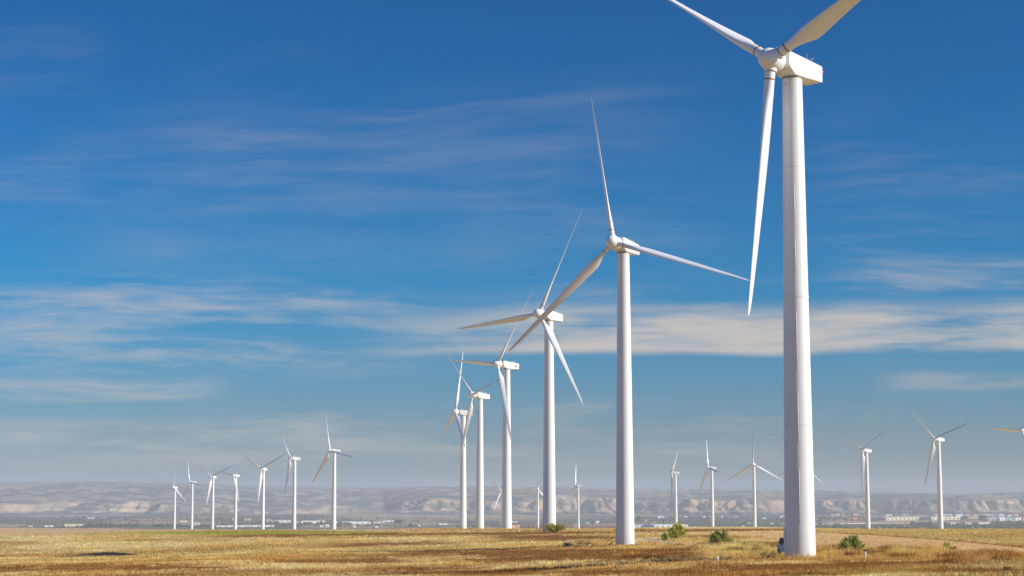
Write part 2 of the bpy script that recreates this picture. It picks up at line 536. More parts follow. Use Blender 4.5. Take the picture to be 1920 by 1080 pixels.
def tower_mat(dirty):
    m, nt, b = mat_new('tower_paint_stained' if dirty else 'tower_paint')
    tcn = nt.node('ShaderNodeTexCoord')
    s = nt.node('ShaderNodeSeparateXYZ')
    nt.l.new(tcn.outputs['Object'], s.inputs[0])
    ang = nt.m('ARCTAN2', s.outputs[1], s.outputs[0])
    z = s.outputs[2]
    base = (0.785, 0.775, 0.745, 1)
    f = nt.noise(nt.vec(nt.m('MULTIPLY', ang, 2.0), 0.0, nt.m('MULTIPLY', z, 0.12)), 1.0, 4)
    col = nt.mix(nt.m('MULTIPLY', nt.step(f, 0.45, 0.8), 0.35), base, (0.69, 0.69, 0.68, 1))
    if dirty:
        # oil and rust runs under the nacelle
        st = nt.noise(nt.vec(nt.m('MULTIPLY', ang, 9.0), 0.0, nt.m('MULTIPLY', z, 0.10)), 1.0, 6, 0.65)
        top = nt.step(z, 35.0, 45.0)
        k = nt.m('MULTIPLY', nt.step(st, 0.50, 0.72), nt.m('POWER', top, 1.6))
        col = nt.mix(nt.m('MULTIPLY', k, 0.85), col, (0.20, 0.17, 0.11, 1))
        sp_ = nt.noise(nt.vec(nt.m('MULTIPLY', ang, 8.0), 2.0, nt.m('MULTIPLY', z, 2.4)), 1.0, 4, 0.7)
        k = nt.m('MULTIPLY', nt.step(sp_, 0.50, 0.66), nt.step(z, 43.4, 44.9))
        col = nt.mix(nt.m('MULTIPLY', k, 0.85), col, (0.28, 0.20, 0.07, 1))
        k = nt.m('MULTIPLY', nt.step(z, 44.78, 44.98), 0.85)
        col = nt.mix(k, col, (0.10, 0.07, 0.045, 1))
        # chipped specks
        vo = nt.noise(nt.vec(nt.m('MULTIPLY', ang, 5.0), 9.0, nt.m('MULTIPLY', z, 1.6)), 1.0, 2, 0.5)
        col = nt.mix(nt.m('MULTIPLY', nt.step(vo, 0.80, 0.84), 0.6), col, (0.30, 0.27, 0.22, 1))
    # splash dirt near the ground
    ring = nt.m('ABSOLUTE', nt.m('SUBTRACT', nt.m('MODULO', nt.m('ADD', z, 100.0), 12.1), 3.3))
    col = nt.mix(nt.m('MULTIPLY', nt.step(ring, 0.07, 0.02), 0.35), col, (0.42, 0.40, 0.37, 1))
    k = nt.m('MULTIPLY', nt.step(z, 3.0, 0.0), 0.25)
    col = nt.mix(k, col, (0.50, 0.42, 0.30, 1))
    nt.l.new(col, b.inputs['Base Color'])
    b.inputs['Roughness'].default_value = 0.42
    b.inputs['Specular IOR Level'].default_value = 0.35
    return m


M_TOWER_D, M_TOWER = tower_mat(True), tower_mat(False)


def shell_mat(name, base, stain, amt, scale):
    m, nt, b = mat_new(name)
    tcn = nt.node('ShaderNodeTexCoord')
    mp = nt.node('ShaderNodeMapping')
    mp.inputs['Scale'].default_value = (1, 1, 0.35)
    nt.l.new(tcn.outputs['Object'], mp.inputs[0])
    f = nt.noise(mp.outputs[0], scale, 6, 0.65)
    nt.l.new(nt.mix(nt.m('MULTIPLY', nt.step(f, 0.50, 0.78), amt), base + (1,), stain + (1,)), b.inputs['Base Color'])
    b.inputs['Roughness'].default_value = 0.38
    b.inputs['Specular IOR Level'].default_value = 0.4
    return m


M_NAC = shell_mat('nacelle_shell', (0.79, 0.785, 0.765), (0.50, 0.40, 0.26), 0.40, 1.1)
M_HUB = shell_mat('hub_shell', (0.79, 0.79, 0.78), (0.55, 0.46, 0.33), 0.30, 1.4)
M_BLADE = shell_mat('blade_shell', (0.775, 0.775, 0.77), (0.67, 0.65, 0.61), 0.30, 0.5)
M_RUST = flat_mat('rusty_collar', (0.34, 0.14, 0.035), 0.75, 0.1, 0.5, 6.0)
M_DARK = flat_mat('dark_gap', (0.035, 0.028, 0.022), 0.8)
M_STEEL = flat_mat('dark_steel', (0.05, 0.045, 0.04), 0.5, 0.4)
M_RED = flat_mat('red_lens', (0.55, 0.05, 0.05), 0.25)
M_SENSOR = flat_mat('sensor_metal', (0.55, 0.55, 0.55), 0.4, 0.6)
M_WHITE = flat_mat('white_paint', (0.78, 0.77, 0.74), 0.5, 0, 0.06)

# ------------------------------------------------------------------ ground sheet (one mesh out to the horizon)
th = np.concatenate([np.linspace(-180, -40, 40, endpoint=False), np.linspace(-40, -19, 60, endpoint=False), np.linspace(-19, 19, 560, endpoint=False),
                     np.linspace(19, 40, 60, endpoint=False), np.linspace(40, 180, 40, endpoint=False)])
rr = np.concatenate([np.linspace(2, 90, 22, endpoint=False), np.exp(np.linspace(math.log(90), math.log(560), 300, endpoint=False)),
                     np.exp(np.linspace(math.log(560), math.log(3300), 110, endpoint=False)), np.exp(np.linspace(math.log(3300), math.log(9000), 60, endpoint=False)),
                     np.exp(np.linspace(math.log(9000), math.log(24000), 16))])
TH, RR = np.meshgrid(np.radians(th), rr, indexing='ij')
GX = (RR * np.sin(TH)); GY = (RR * np.cos(TH))
GZ = ground_z(GX, GY)
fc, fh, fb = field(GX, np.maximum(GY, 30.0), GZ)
far_k = sstep(np.hypot(GX * .35, GY), 2250, 2700)[..., None]
fc = fc * (1 - .24 * (1 - fb[..., None]) * (np.hypot(GX, GY) < 520)[..., None])    # soil between the straw is darker than the straw
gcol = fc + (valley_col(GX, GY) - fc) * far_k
nth, nr = GX.shape
idx = np.arange(nth * nr).reshape(nth, nr)
ii = np.concatenate([np.arange(nth), [0]])
q = np.stack([idx[ii[:-1]][:, :-1], idx[ii[1:]][:, :-1], idx[ii[1:]][:, 1:], idx[ii[:-1]][:, 1:]], -1).reshape(-1, 4)[:, ::-1]
verts = np.stack([GX, GY, GZ], -1).reshape(-1, 3)
# close the centre under the camera
verts = np.vstack([verts, [[0, 0, -1.9]]])
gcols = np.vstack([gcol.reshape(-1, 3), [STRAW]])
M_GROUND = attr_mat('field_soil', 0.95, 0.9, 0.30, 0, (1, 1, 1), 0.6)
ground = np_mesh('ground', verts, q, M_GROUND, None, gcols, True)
tag(ground, kind='structure')
cen = np.stack([idx[ii[:-1], 0], np.full(nth, nth * nr), idx[ii[1:], 0]], -1)
bmg = bmesh.new(); bmg.from_mesh(ground.data); bmg.verts.ensure_lookup_table()
for a, b_, c in cen:
    try:
        bmg.faces.new((bmg.verts[int(a)], bmg.verts[int(c)], bmg.verts[int(b_)]))
    except ValueError:
        pass
bmesh.ops.recalc_face_normals(bmg, faces=bmg.faces)
bmg.to_mesh(ground.data); bmg.free()


# ------------------------------------------------------------------ dry grass on the plateau: tufts of narrow blades
def grass(name, label, n, dlo, dhi, wid, hlo, hhi, blades, ulim=0.33, rng=RNG, tone=None, pts=None, cat='grass'):
    if pts is None:
        D = np.sqrt(rng.random(n) * (dhi ** 2 - dlo ** 2) + dlo ** 2)
        u = (rng.random(n) * 2 - 1) * ulim
        X, Y = u * D, D
    else:
        X, Y = pts
    Z = ground_z(X, Y)
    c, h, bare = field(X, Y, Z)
    if tone is not None:
        c = c * tone
    keep = rng.random(len(X)) > bare * 0.94
    X, Y, Z, c, h = X[keep], Y[keep], Z[keep], c[keep], h[keep]
    m = len(X)
    hh = (hlo + (hhi - hlo) * rng.random(m)) * h
    V = np.empty((m, blades, 3, 3), np.float32); C = np.empty((m, blades, 3, 3), np.float32)
    for k in range(blades):
        a = rng.random(m) * 6.283
        lean = 0.15 + 0.75 * rng.random(m)
        bx = X + (rng.random(m) - .5) * wid * 7; by = Y + (rng.random(m) - .5) * wid * 7
        hb = hh * (0.55 + 0.6 * rng.random(m))
        ca, sa = np.cos(a), np.sin(a)
        b2 = rng.random(m) * 6.283
        wx, wy = np.cos(b2) * wid * .5, np.sin(b2) * wid * .5
        V[:, k, 0] = np.stack([bx - wx, by - wy, Z - .05], -1)
        V[:, k, 1] = np.stack([bx + wx, by + wy, Z - .05], -1)
        V[:, k, 2] = np.stack([bx + ca * lean * hb, by + sa * lean * hb, Z + hb], -1)
        cc = c * (0.82 + 0.36 * rng.random(m))[:, None]
        C[:, k, 0] = cc; C[:, k, 1] = cc; C[:, k, 2] = np.clip(cc * 1.08, 0, .9)
    o = np_mesh(name, V.reshape(-1, 3), np.arange(m * blades * 3).reshape(-1, 3), M_GRASS, None, C.reshape(-1, 3))
    tag(o, label, cat, kind='stuff')
    return o


M_GRASS = attr_mat('dry_grass_blades', 0.8, 3.0, 0.12, 0.30)
ND = [(80000, 92, 190, .07, .08, .27, 6), (80000, 190, 320, .10, .09, .28, 5), (60000, 320, 500, .16, .12, .30, 4)]
VV = []
gd = grass('dry_grass', 'dry golden stubble grass and brown weeds covering the foreground plateau', *ND[0])
gd2 = grass('dry_grass', 'dry golden grass covering the middle of the plateau behind the foreground', *ND[1])
gd3 = grass('dry_grass', 'thin dry grass on the far part of the plateau under the turbine row', *ND[2])


n_w = 4200
Dw = np.sqrt(RNG.random(n_w) * (330 ** 2 - 95 ** 2) + 95 ** 2); Xw = (RNG.random(n_w) * 2 - 1) * .33 * Dw
kp = fbm(Xw / 14 + 3, Dw / 14, 3) > .5
grass('field_weeds', 'scattered brown dry weeds standing a little above the stubble', 0, 0, 0, .06, .16, .42, 14, pts=(Xw[kp], Dw[kp]), tone=np.array([.50, .43, .36]))


def patch(cx, row, rx, rrow, n):
    """points of an uneven patch of tall grass round a photo position"""
    x, y, z = at_ground(cx, row)
    s = y / F_PX
    _, y2, _ = at_ground(cx, row - rrow)
    dy = max(y2 - y, 3.0)
    return x + RNG.normal(size=n) * rx * s * .55, y + RNG.normal(size=n) * dy * .55


px_ = [patch(1150, 1059, 260, 2.5, 700), patch(760, 1063, 260, 2.5, 500), patch(1330, 1060, 120, 2.5, 300), patch(1500, 1044, 70, 5, 500), patch(1462, 1049, 30, 2.5, 170), patch(1505, 1051, 50, 1.5, 90),  patch(1560, 1040, 40, 4, 260), patch(1700, 1040, 100, 7, 1100), patch(1390, 1034, 80, 6, 500), patch(1850, 1044, 80, 6, 450), patch(1110, 1019, 40, 3, 140),
       patch(1300, 1026, 60, 4, 240)]
pts = (np.concatenate([p[0] for p in px_]), np.concatenate([p[1] for p in px_]))
grass('tall_grass', 'tall pale yellow grass in clumps around the nearest tower foot and marker posts', 0, 0, 0, .06, .20, .55, 9, pts=pts)

def clumps(n, boxes, per, rad):
    xs, ys = [], []
    for k in range(n):
        x0, x1, r0, r1 = boxes[k % len(boxes)]
        x, y, z = at_ground(x0 + (x1 - x0) * RNG.random(), r0 + (r1 - r0) * RNG.random())
        r = rad * (.5 + RNG.random())
        xs.append(x + RNG.normal(size=per) * r); ys.append(y + RNG.normal(size=per) * r * .8)
    return np.concatenate(xs), np.concatenate(ys)


BX = [(1340, 1440, 1020, 1036), (1230, 1340, 1022, 1034), (1525, 1600, 1030, 1044), (1640, 1760, 1032, 1046), (1780, 1915, 1040, 1056), (1180, 1300, 1038, 1050), (1085, 1150, 1016, 1022)]
grass('scrub_clumps', 'low brown scrub clumps scattered through the grass around the right-hand towers', 0, 0, 0, .06, .30, .75, 10, pts=clumps(60, BX, 34, .55), tone=np.array([.42, .33, .30]))
grass('scrub_clumps', 'pale feathery grass clumps scattered around the right-hand towers', 0, 0, 0, .05, .35, .80, 10, pts=clumps(90, BX, 34, .60), tone=np.array([1.12, 1.14, 1.25]))
grass('scrub_clumps', 'yellow orange scrub clumps scattered around the right-hand towers', 0, 0, 0, .06, .30, .70, 10, pts=clumps(40, BX, 34, .55), tone=np.array([.85, .66, .40]))

# ------------------------------------------------------------------ cliffs and hills across the valley
def hills():
    nx = 1700
    px = np.linspace(-1200, 3100, nx)
    dd = np.concatenate([np.linspace(6750, 7000, 10, endpoint=False), np.linspace(7000, 8050, 170, endpoint=False), np.linspace(8050, 9600, 70, endpoint=False), np.linspace(9600, 12200, 60), [12700, 13300]])
    PX, D = np.meshgrid(px, dd, indexing='ij')
    X = (PX - 960) / F_PX * D
    cl = np.interp(px, [-1500, -200, 0, 180, 330, 400, 470, 560, 640, 720, 760, 800, 900, 960, 1000, 1080, 1160, 1240, 1300, 1400, 1500, 1560, 1640, 1740, 1830, 1920, 2400, 3400],
                   [944, 944, 943, 942, 944, 951, 956, 953, 956, 954, 938, 933, 936, 939, 936, 935, 938, 941, 936, 935, 937, 937, 933, 936, 933, 931, 935, 940])[:, None]
    rg = np.interp(px, [-1500, -200, 0, 120, 200, 330, 480, 640, 800, 960, 1100, 1240, 1330, 1480, 1640, 1740, 1920, 2400, 3400],
                   [900, 904, 904.5, 904, 902.5, 906, 911, 914.5, 913.5, 912.5, 915, 922.5, 920.5, 925, 928, 930.5, 931, 928, 925])[:, None]
    cl = np.minimum(cl + (fbm(PX / 52.0, D / 900, 3) - .5) * 9, 962)
    cl = np.maximum(cl, rg + 4)
    zb = VALLEY - 3
    ct = (HOR - cl) * 7450 / F_PX
    rt = (HOR - rg - (fbm(PX / 70.0, PX * 0 + 8, 4) - .5) * 3) * 11900 / F_PX
    # line of the cliff foot, cut back by ravines and gullies
    warp = (fbm(X / 420.0 + 7, D / 600.0, 3) - .5)
    rav = 1 - np.abs(2 * fbm((X + 260 * warp) / 330.0, D / 1500.0 + 3, 2) - 1)
    gul = 1 - np.abs(2 * fbm((X + 90 * warp) / 85.0 + 20, D / 420.0, 3) - 1)
    fine = fbm(X / 26.0, D / 110.0, 3) - .5
    d = D - 7230 - 330 * sstep(rav, .55, .98) - (60 + 260 * sstep(fbm(X / 600.0 + 77, D / 5000, 2), .35, .65)) * (gul - .45) - (40 + 90 * sstep(fbm(X / 380.0 + 7, D / 5000, 2), .4, .6)) * fine + 260 * warp
    # talus, cliff and rim as a function of the distance behind the foot line
    d = d + 120 * (fbm(X / 60.0 + 3, D / 70.0, 4) - .5)
    t1 = sstep(d, -230, 10) * .30
    t2 = np.clip(d / (70 + 170 * fbm(X / 240.0 + 19, D / 3000, 3)), 0, 1)
    led = t2 + .045 * np.sin(t2 * 22 + 5 * fbm(X / 200, D / 300, 2))
    k = t1 + .58 * np.clip(led, 0, 1) + .12 * sstep(d, 95, 330)
    k = np.clip(k, 0, 1)
    zc = zb + (ct - zb) * k
    ks = np.clip((D - 7560) / (11900 - 7560), 0, 1)
    rel = fbm(X / 520.0 + 3, D / 420.0, 5, .52) - .5
    rid = 1 - np.abs(2 * fbm((X + 200 * warp) / 300.0 + 31, D / 330.0, 5, .6) - 1)
    wx = 130 * (fbm(X / 260 + 9, D / 260, 3) - .5)
    rid2 = 1 - np.abs(2 * fbm((X + wx) / 120.0 + 11, (D + wx) / 150.0, 4) - 1)
    env = np.clip(np.sin(np.clip(ks * 1.06, 0, 1) * math.pi), 0, 1) ** .8
    zs = (rt - ct) * ks ** .95 + (rel * 50 + (rid - .5) * 58 + (rid2 - .5) * 30 + (fbm(X / 55.0, D / 70.0, 4) - .5) * 30) * env
    zs = (rt - ct) * ks ** .95 + (zs - (rt - ct) * ks ** .95) * (.8 - .55 * ks)
    z = zc + np.where(D > 7560, zs, 0)
    z = np.where(D > 12200, np.minimum(z, rt - (D - 12200) * .12), z)
    cliff = np.array([0.55, 0.40, 0.23]); cliff2 = np.array([0.52, 0.335, 0.20]); scrub = np.array([0.070, 0.082, 0.076]); fieldc = np.array([0.40, 0.29, 0.175])
    n9 = fbm(X / 35.0, D / 60.0, 4)
    c = scrub * (0.55 + .9 * n9[..., None])
    sel = sstep(fbm(PX / 110.0 + 3.4, D / 2000, 2), .36, .52)
    bare = sstep(k, .14, .26) * (1 - sstep(k, .90, .99)) * (0.30 + .70 * sel) * (.22 + .78 * sstep(fbm(X / 120.0 + 41, z / 26.0 + D / 900, 4), .30, .50)) * (.7 + .45 * sstep(n9, .35, .6))
    cc = cliff + (cliff2 - cliff) * np.clip((sstep(PX, 700, 900) - sstep(PX, 1560, 1700)), 0, 1)[..., None]
    strat = 0.84 + .3 * vnoise(X / 700.0, z / 5.5)
    c = c + (cc * (strat * (0.8 + .4 * fbm(X / 18.0, D / 25.0 + z / 9, 3)))[..., None] - c) * np.clip(bare, 0, 1)[..., None]
    f1 = np.where(D > 7500, sstep(fbm(X / 620.0 + 60, D / 75.0, 4), .54, .62) * .60, 0)
    c = c + (fieldc - c) * f1[..., None]
    f2 = np.where(D > 7500, sstep(fbm(X / 110.0 + 10, D / 130.0 + 4, 4), .58, .68) * .55 * (1 - sstep(D, 9800, 11500)), 0)
    c = c + (cliff * .95 - c) * f2[..., None]
    ny = len(dd)
    idx = np.arange(nx * ny).reshape(nx, ny)
    q = np.stack([idx[:-1, :-1], idx[1:, :-1], idx[1:, 1:], idx[:-1, 1:]], -1).reshape(-1, 4)
    o = np_mesh('hills', np.stack([X, D, z], -1).reshape(-1, 3), q, attr_mat('cliffs_and_scrub', 0.95, 0.03, 0.22), None, np.clip(c.reshape(-1, 3), .01, .9), False)
    tag(o, kind='structure')


hills()


# ------------------------------------------------------------------ wind turbines
HUB_H, OVER, TILT, ROTOR = 46.0, 3.2, R(5.5), 24.3


def mesh_tower():
    bm = bmesh.new()
    z0, z1 = -6.0, 45.05
    rad = lambda z: 1.43 + (0.935 - 1.43) * max(z, 0) / 45.0
    prof = []
    for z in (z0, 0.0, 8.0, 16.0, 24.08):
        prof.append((rad(z), z))
    prof += [(rad(24.1) + .03, 24.1), (rad(24.3) + .03, 24.3), (rad(24.32), 24.32)]
    for z in (30.0, 38.0, 44.5, z1):
        prof.append((rad(z), z))
    bm_lathe(bm, prof, 48)
    return bm


def mesh_nacelle():
    # side outline (y back, z up) relative to the tower axis at hub height
    out = [(-1.70, 1.16), (-1.55, 1.24), (3.40, 0.57), (3.50, 0.49), (3.50, -0.93), (3.40, -1.0), (0.9, -0.93), (-0.75, -0.90), (-1.55, -0.30), (-1.70, -0.12)]
    bm = bmesh.new()
    L = [bm.verts.new((-1.0, y, z)) for y, z in out]
    Rr = [bm.verts.new((1.0, y, z)) for y, z in out]
    bm.faces.new(L); bm.faces.new(Rr[::-1])
    n = len(out)
    for i in range(n):
        bm.faces.new((L[i], L[(i + 1) % n], Rr[(i + 1) % n], Rr[i]))
    es = [e for e in bm.edges if abs(e.verts[0].co.x - e.verts[1].co.x) < 1e-6]
    bmesh.ops.bevel(bm, geom=es, offset=0.07, segments=2, affect='EDGES', profile=.6)
    return bm


def mesh_seam():
    bm = bmesh.new()
    bm_box(bm, 1.003, 0.75, 0, .012, 4.4, .022)
    return bm


def mesh_hub():
    bm = bmesh.new()
    pr = [(0.02, -1.45), (0.30, -1.41), (0.57, -1.27), (0.80, -1.01), (0.96, -.66), (1.04, -.25), (1.06, .2), (1.04, .6), (.97, .98), (0.80, 1.15), (0.55, 1.2), (0.55, 1.75)]
    bm_lathe(bm, pr, 40, 'Y')
    return bm


def mesh_bearing():
    bm = bmesh.new()
    bm_lathe(bm, [(0.60, 0.65), (0.60, 1.10), (0.575, 1.17), (0.50, 1.19)], 28)
    return bm


def mesh_gap():
    bm = bmesh.new()
    bm_lathe(bm, [(.495, 1.20), (.508, 1.205), (.508, 1.245), (.495, 1.25)], 28)
    return bm


def foil(n=22):
    """closed unit aerofoil: x from +0.32 (leading edge) to -0.68, y thickness"""
    pts = []
    for k in range(n):
        a = 2 * math.pi * k / n
        x = 0.5 * (1 + math.cos(a))            # 1 = leading edge here
        c = 1 - x
        yt = 5 * (0.2969 * math.sqrt(max(c, 0)) - .126 * c - .3516 * c * c + .2843 * c ** 3 - .1036 * c ** 4)
        s = 1 if math.sin(a) >= 0 else -1
        pts.append((0.32 - c, s * yt * (1.15 if s > 0 else .85)))
    return pts


def mesh_blade():
    n = 22
    fo = foil(n)
    st = [1.16, 1.6, 2.1, 2.5, 3.0, 3.5, 4.0, 4.6, 5.3, 6.2, 7.5, 9, 11, 13, 15, 17, 19, 21, 22.4, 23.3, 23.8, 24.1, 24.27]
    ch = np.interp(st, [0, 2.1, 2.6, 3.2, 4.0, 4.8, 5.6, 8, 12, 16, 20, 22.4, 23.4, 24.0, 24.3], [.98, .98, 1.12, 1.6, 2.05, 2.18, 2.12, 1.86, 1.46, 1.10, .78, .58, .45, .28, .10])
    tk = np.interp(st, [0, 2.1, 3.0, 4.0, 5.5, 8, 14, 24.3], [1, 1, .62, .38, .29, .24, .19, .15])
    rd = np.interp(st, [0, 2.1, 3.4, 4.4, 5], [1, 1, .45, .05, 0])       # roundness of the section
    tw = np.interp(st, [0, 4, 6, 9, 13, 18, 24.3], [15, 15, 11, 7, 3.5, 1.2, 0])
    bm = bmesh.new()
    rings = []
    for i, r in enumerate(st):
        ring = []
        ca, sa = math.cos(R(tw[i])), math.sin(R(tw[i]))
        for k in range(n):
            a = 2 * math.pi * k / n
            cx, cy = .49 * math.cos(a), .49 * math.sin(a)
            ax, ay = fo[k][0] * ch[i], fo[k][1] * tk[i] * ch[i]
            x = cx * rd[i] + ax * (1 - rd[i]); y = -(cy * rd[i] + ay * (1 - rd[i]))
            ring.append(bm.verts.new((x * ca + y * sa, y * ca - x * sa, r)))
        rings.append(ring)
    for a, b in zip(rings, rings[1:]):
        for k in range(n):
            bm.faces.new((a[k], a[(k + 1) % n], b[(k + 1) % n], b[k]))
    bm.faces.new(rings[0]); bm.faces.new(rings[-1])
    return bm


def mesh_collar():
    bm = bmesh.new()
    bm_lathe(bm, [(.485, 1.90), (.53, 1.91), (.53, 2.02), (.485, 2.03)], 28)
    return bm


def mesh_stairs():
    bm = bmesh.new()
    bm_box(bm, -1.75, 0, .78, .75, 1.0, .06)
    for s in (-1, 1):
        bm_tube(bm, [(-2.1, s * .45, .75), (-3.25, s * .45, -.35)], .07)
        bm_tube(bm, [(-1.5, s * .48, .80), (-1.5, s * .48, 1.55), (-2.12, s * .48, 1.55), (-3.3, s * .48, .45), (-3.3, s * .48, -.3)], .035)
        bm_tube(bm, [(-2.1, s * .45, -.5), (-2.1, s * .45, .75)], .05)
    for k in range(5):
        bm_box(bm, -2.2 - k * .23, 0, .62 - k * .22, .22, .9, .04)
    bmesh.ops.transform(bm, matrix=Matrix.Translation((-.35, 0, 0)) @ Matrix.Diagonal((.78, .8, .72, 1)), verts=bm.verts)
    return bm


def mesh_door():
    bm = bmesh.new()
    bm_box(bm, -1.41, 0, 1.85, .08, .72, 1.95, .02)
    return bm


def mesh_vent():
    bm = bmesh.new()
    bm_box(bm, 1.012, 2.45, -.15, .02, .34, .62)
    return bm


def mesh_vane():
    bm = bmesh.new()
    bm_tube(bm, [(-.45, 2.55, .5), (-.45, 2.55, 1.27)], .022, 6)
    bm_tube(bm, [(-.45, 2.45, 1.25), (-.45, 2.85, 1.25)], .02, 6)
    bm_box(bm, -.45, 2.85, 1.29, .03, .22, .16)
    return bm


def mesh_rod():
    bm = bmesh.new()
    bm_tube(bm, [(.05, 2.35, .5), (.05, 2.35, 1.2), (.05, 2.35, 1.8)], .020, 6)
    return bm


def mesh_anemometer():
    bm = bmesh.new()
    bm_tube(bm, [(.45, 2.62, .5), (.45, 2.62, 1.27)], .022, 6)
    for k in range(3):
        a = k * 2.094
        bm_tube(bm, [(.45, 2.62, 1.27), (.45 + .15 * math.cos(a), 2.62 + .15 * math.sin(a), 1.27)], .02, 6)
        bmesh.ops.create_icosphere(bm, subdivisions=1, radius=.05, matrix=Matrix.Translation((.45 + .17 * math.cos(a), 2.62 + .17 * math.sin(a), 1.27)))
    return bm


def mesh_lamp():
    bm = bmesh.new()
    bm_lathe(bm, [(.07, 3.12), (.09, 3.18), (.11, 3.24), (.11, 3.40), (.07, 3.47), (.02, 3.49)], 14, 'Y')
    bmesh.ops.translate(bm, verts=bm.verts, vec=(0.93, 0.35, .05))
    return bm


def mesh_strip(z0, z1):
    bm = bmesh.new()
    a = R(-98)
    pts_ = []
    for z in (z0, (z0 + z1) / 2, z1):
        r = 1.43 + (0.935 - 1.43) * z / 45.0 + .012
        pts_.append((r * math.cos(a), r * math.sin(a), z))
    bm_tube(bm, pts_, .022, 6)
    return bm


def build_meshes():
    spec = dict(tower=(mesh_tower(), M_TOWER, True, 35), nacelle=(mesh_nacelle(), M_NAC, False, None), rotor_hub=(mesh_hub(), M_HUB, True, 50), blade=(mesh_blade(), M_BLADE, True, 60),
                root_collar=(mesh_collar(), M_RUST, True, 40), blade_bearing=(mesh_bearing(), M_HUB, True, 40), bearing_gap=(mesh_gap(), M_DARK, True, 40), access_stairs=(mesh_stairs(), M_STEEL, False, None), door=(mesh_door(), M_TOWER, False, None),
                side_vent=(mesh_vent(), M_DARK, False, None), wind_vane=(mesh_vane(), M_SENSOR, False, None), anemometer=(mesh_anemometer(), M_SENSOR, False, None), lightning_rod=(mesh_rod(), M_SENSOR, False, None), warning_lamp=(mesh_lamp(), M_RED, True, 40), panel_seam=(mesh_seam(), M_NAC_LINE, False, None))
    out = {}
    for k, (bm, mat, sm, sh) in spec.items():
        o = from_bm(k, bm, mat, None, sm, sh)
        out[k] = o
    return out


M_NAC_LINE = flat_mat('panel_line', (0.42, 0.37, 0.29), 0.6)
PROTO = build_meshes()
FREE = set(PROTO)


def inst(kind, parent, mat=None, M_=None):
    """the prototype itself the first time, then copies of it"""
    if kind in FREE:
        o = PROTO[kind]; FREE.discard(kind)
    else:
        o = PROTO[kind].copy()
        COL.objects.link(o)
    o.parent = parent
    o.matrix_parent_inverse = Matrix.Identity(4)
    o.matrix_basis = M_ if M_ is not None else Matrix.Identity(4)
    return o


# x, distance, base height, yaw, rotor phase, blade pitch
TURB = [
    ('T1', 26.52, 173.4, -5.47, 45.2, 63.1, 96, 'largest turbine at right, with rusty blade collars and dirt streaks below its nacelle'),
    ('T2', 17.28, 287.4, -7.09, 31.8, 108.0, 42, 'second largest turbine, its right blade reaching the hanging blade tip of the largest turbine'),
    ('T3', 7.96, 401.5, -6.78, 42.3, 25.6, 42, 'third turbine of the large row, with a green bush at its tower foot'),
    ('T4', -1.47, 521.1, -9.00, 55.0, 36.2, 38, 'fourth turbine of the large row, dark vent on nacelle, one blade hanging along its tower'),
    ('T5', -10.97, 641.6, -10.89, 51.2, 72.2, 38, 'fifth turbine of the large row, a blade passing behind the fourth turbine'),
    ('T6', -19.31, 741.2, -12.15, 73.5, 6.8, 38, 'leftmost and farthest turbine of the large row, rotor nearly edge-on with a blade upright'),
    ('L1', -103.36, 1090.5, -18.54, 50.6, 100.1, 38, 'tallest and rightmost of the seven small turbines standing behind the green field'),
    ('L2', -141.92, 1224.4, -19.95, 62.1, 68.4, 38, 'second tallest of the seven turbines behind the green field, beside a dark ground shadow'),
    ('L3', -181.27, 1367.9, -24.62, 24.6, 62.0, 38, 'turbine in the middle of the left seven whose two upper blades form a wide V'),
    ('L4', -231.62, 1574.4, -26.85, 32.9, 40.0, 38, 'fourth turbine from the left edge, one blade level to the left, one along its tower'),
    ('L5', -254.74, 1599.3, -27.64, 22.8, 66.7, 38, 'third turbine from the left edge, lower blade hanging left of its tower before the cliffs'),
    ('L6', -303.34, 1781.5, -30.57, 55.4, 97.3, 38, 'second turbine from the left edge, one thin blade up and one slanting down left'),
    ('L7', -351.33, 1957.1, -34.52, 28.8, 8.6, 38, 'leftmost turbine of all, near the barn and tree belt, hub before the hills'),
    ('C1', -12.39, 2218.7, -36.64, 9.6, 80.8, 38, 'tiny turbine partly hidden behind the left side of the fourth large tower'),
    ('C2', 29.14, 2114.5, -35.19, 9.3, 20.9, 38, 'tiny turbine just left of the third large tower, a blade level to the left'),
    ('C3', 68.82, 1951.8, -32.69, 85.9, 96.2, 38, 'tiny side-on turbine between the third and the second large towers'),
    ('R1', 140.16, 1608.4, -23.92, 81.9, 43.6, 38, 'small side-on turbine behind the long white shed and broom bush'),
    ('R2', 155.92, 1463.4, -22.21, 75.4, 100.1, 38, 'small turbine with nacelle side-on and one brown blade down left, behind the dark green bush'),
    ('R3', 177.28, 1374.5, -21.38, 16.5, 118.9, 38, 'small turbine facing the camera, blades forming a Y upside down, left of the largest tower'),
    ('R4', 214.20, 1381.7, -21.44, 37.1, 7.3, 38, 'small turbine hidden behind the largest tower with only blade tips showing'),
    ('R5', 208.24, 1100.6, -17.96, 55.3, 57.4, 38, 'first turbine right of the largest tower, before the long cream warehouse'),
    ('R6', 219.90, 965.3, -15.69, 55.5, 72.2, 38, 'tallest turbine right of the largest tower, dark vent on its nacelle'),
    ('R7', 242.83, 881.8, -14.31, 61.5, 34.7, 38, 'turbine cut by the right edge, only one level blade and hub showing'),
]
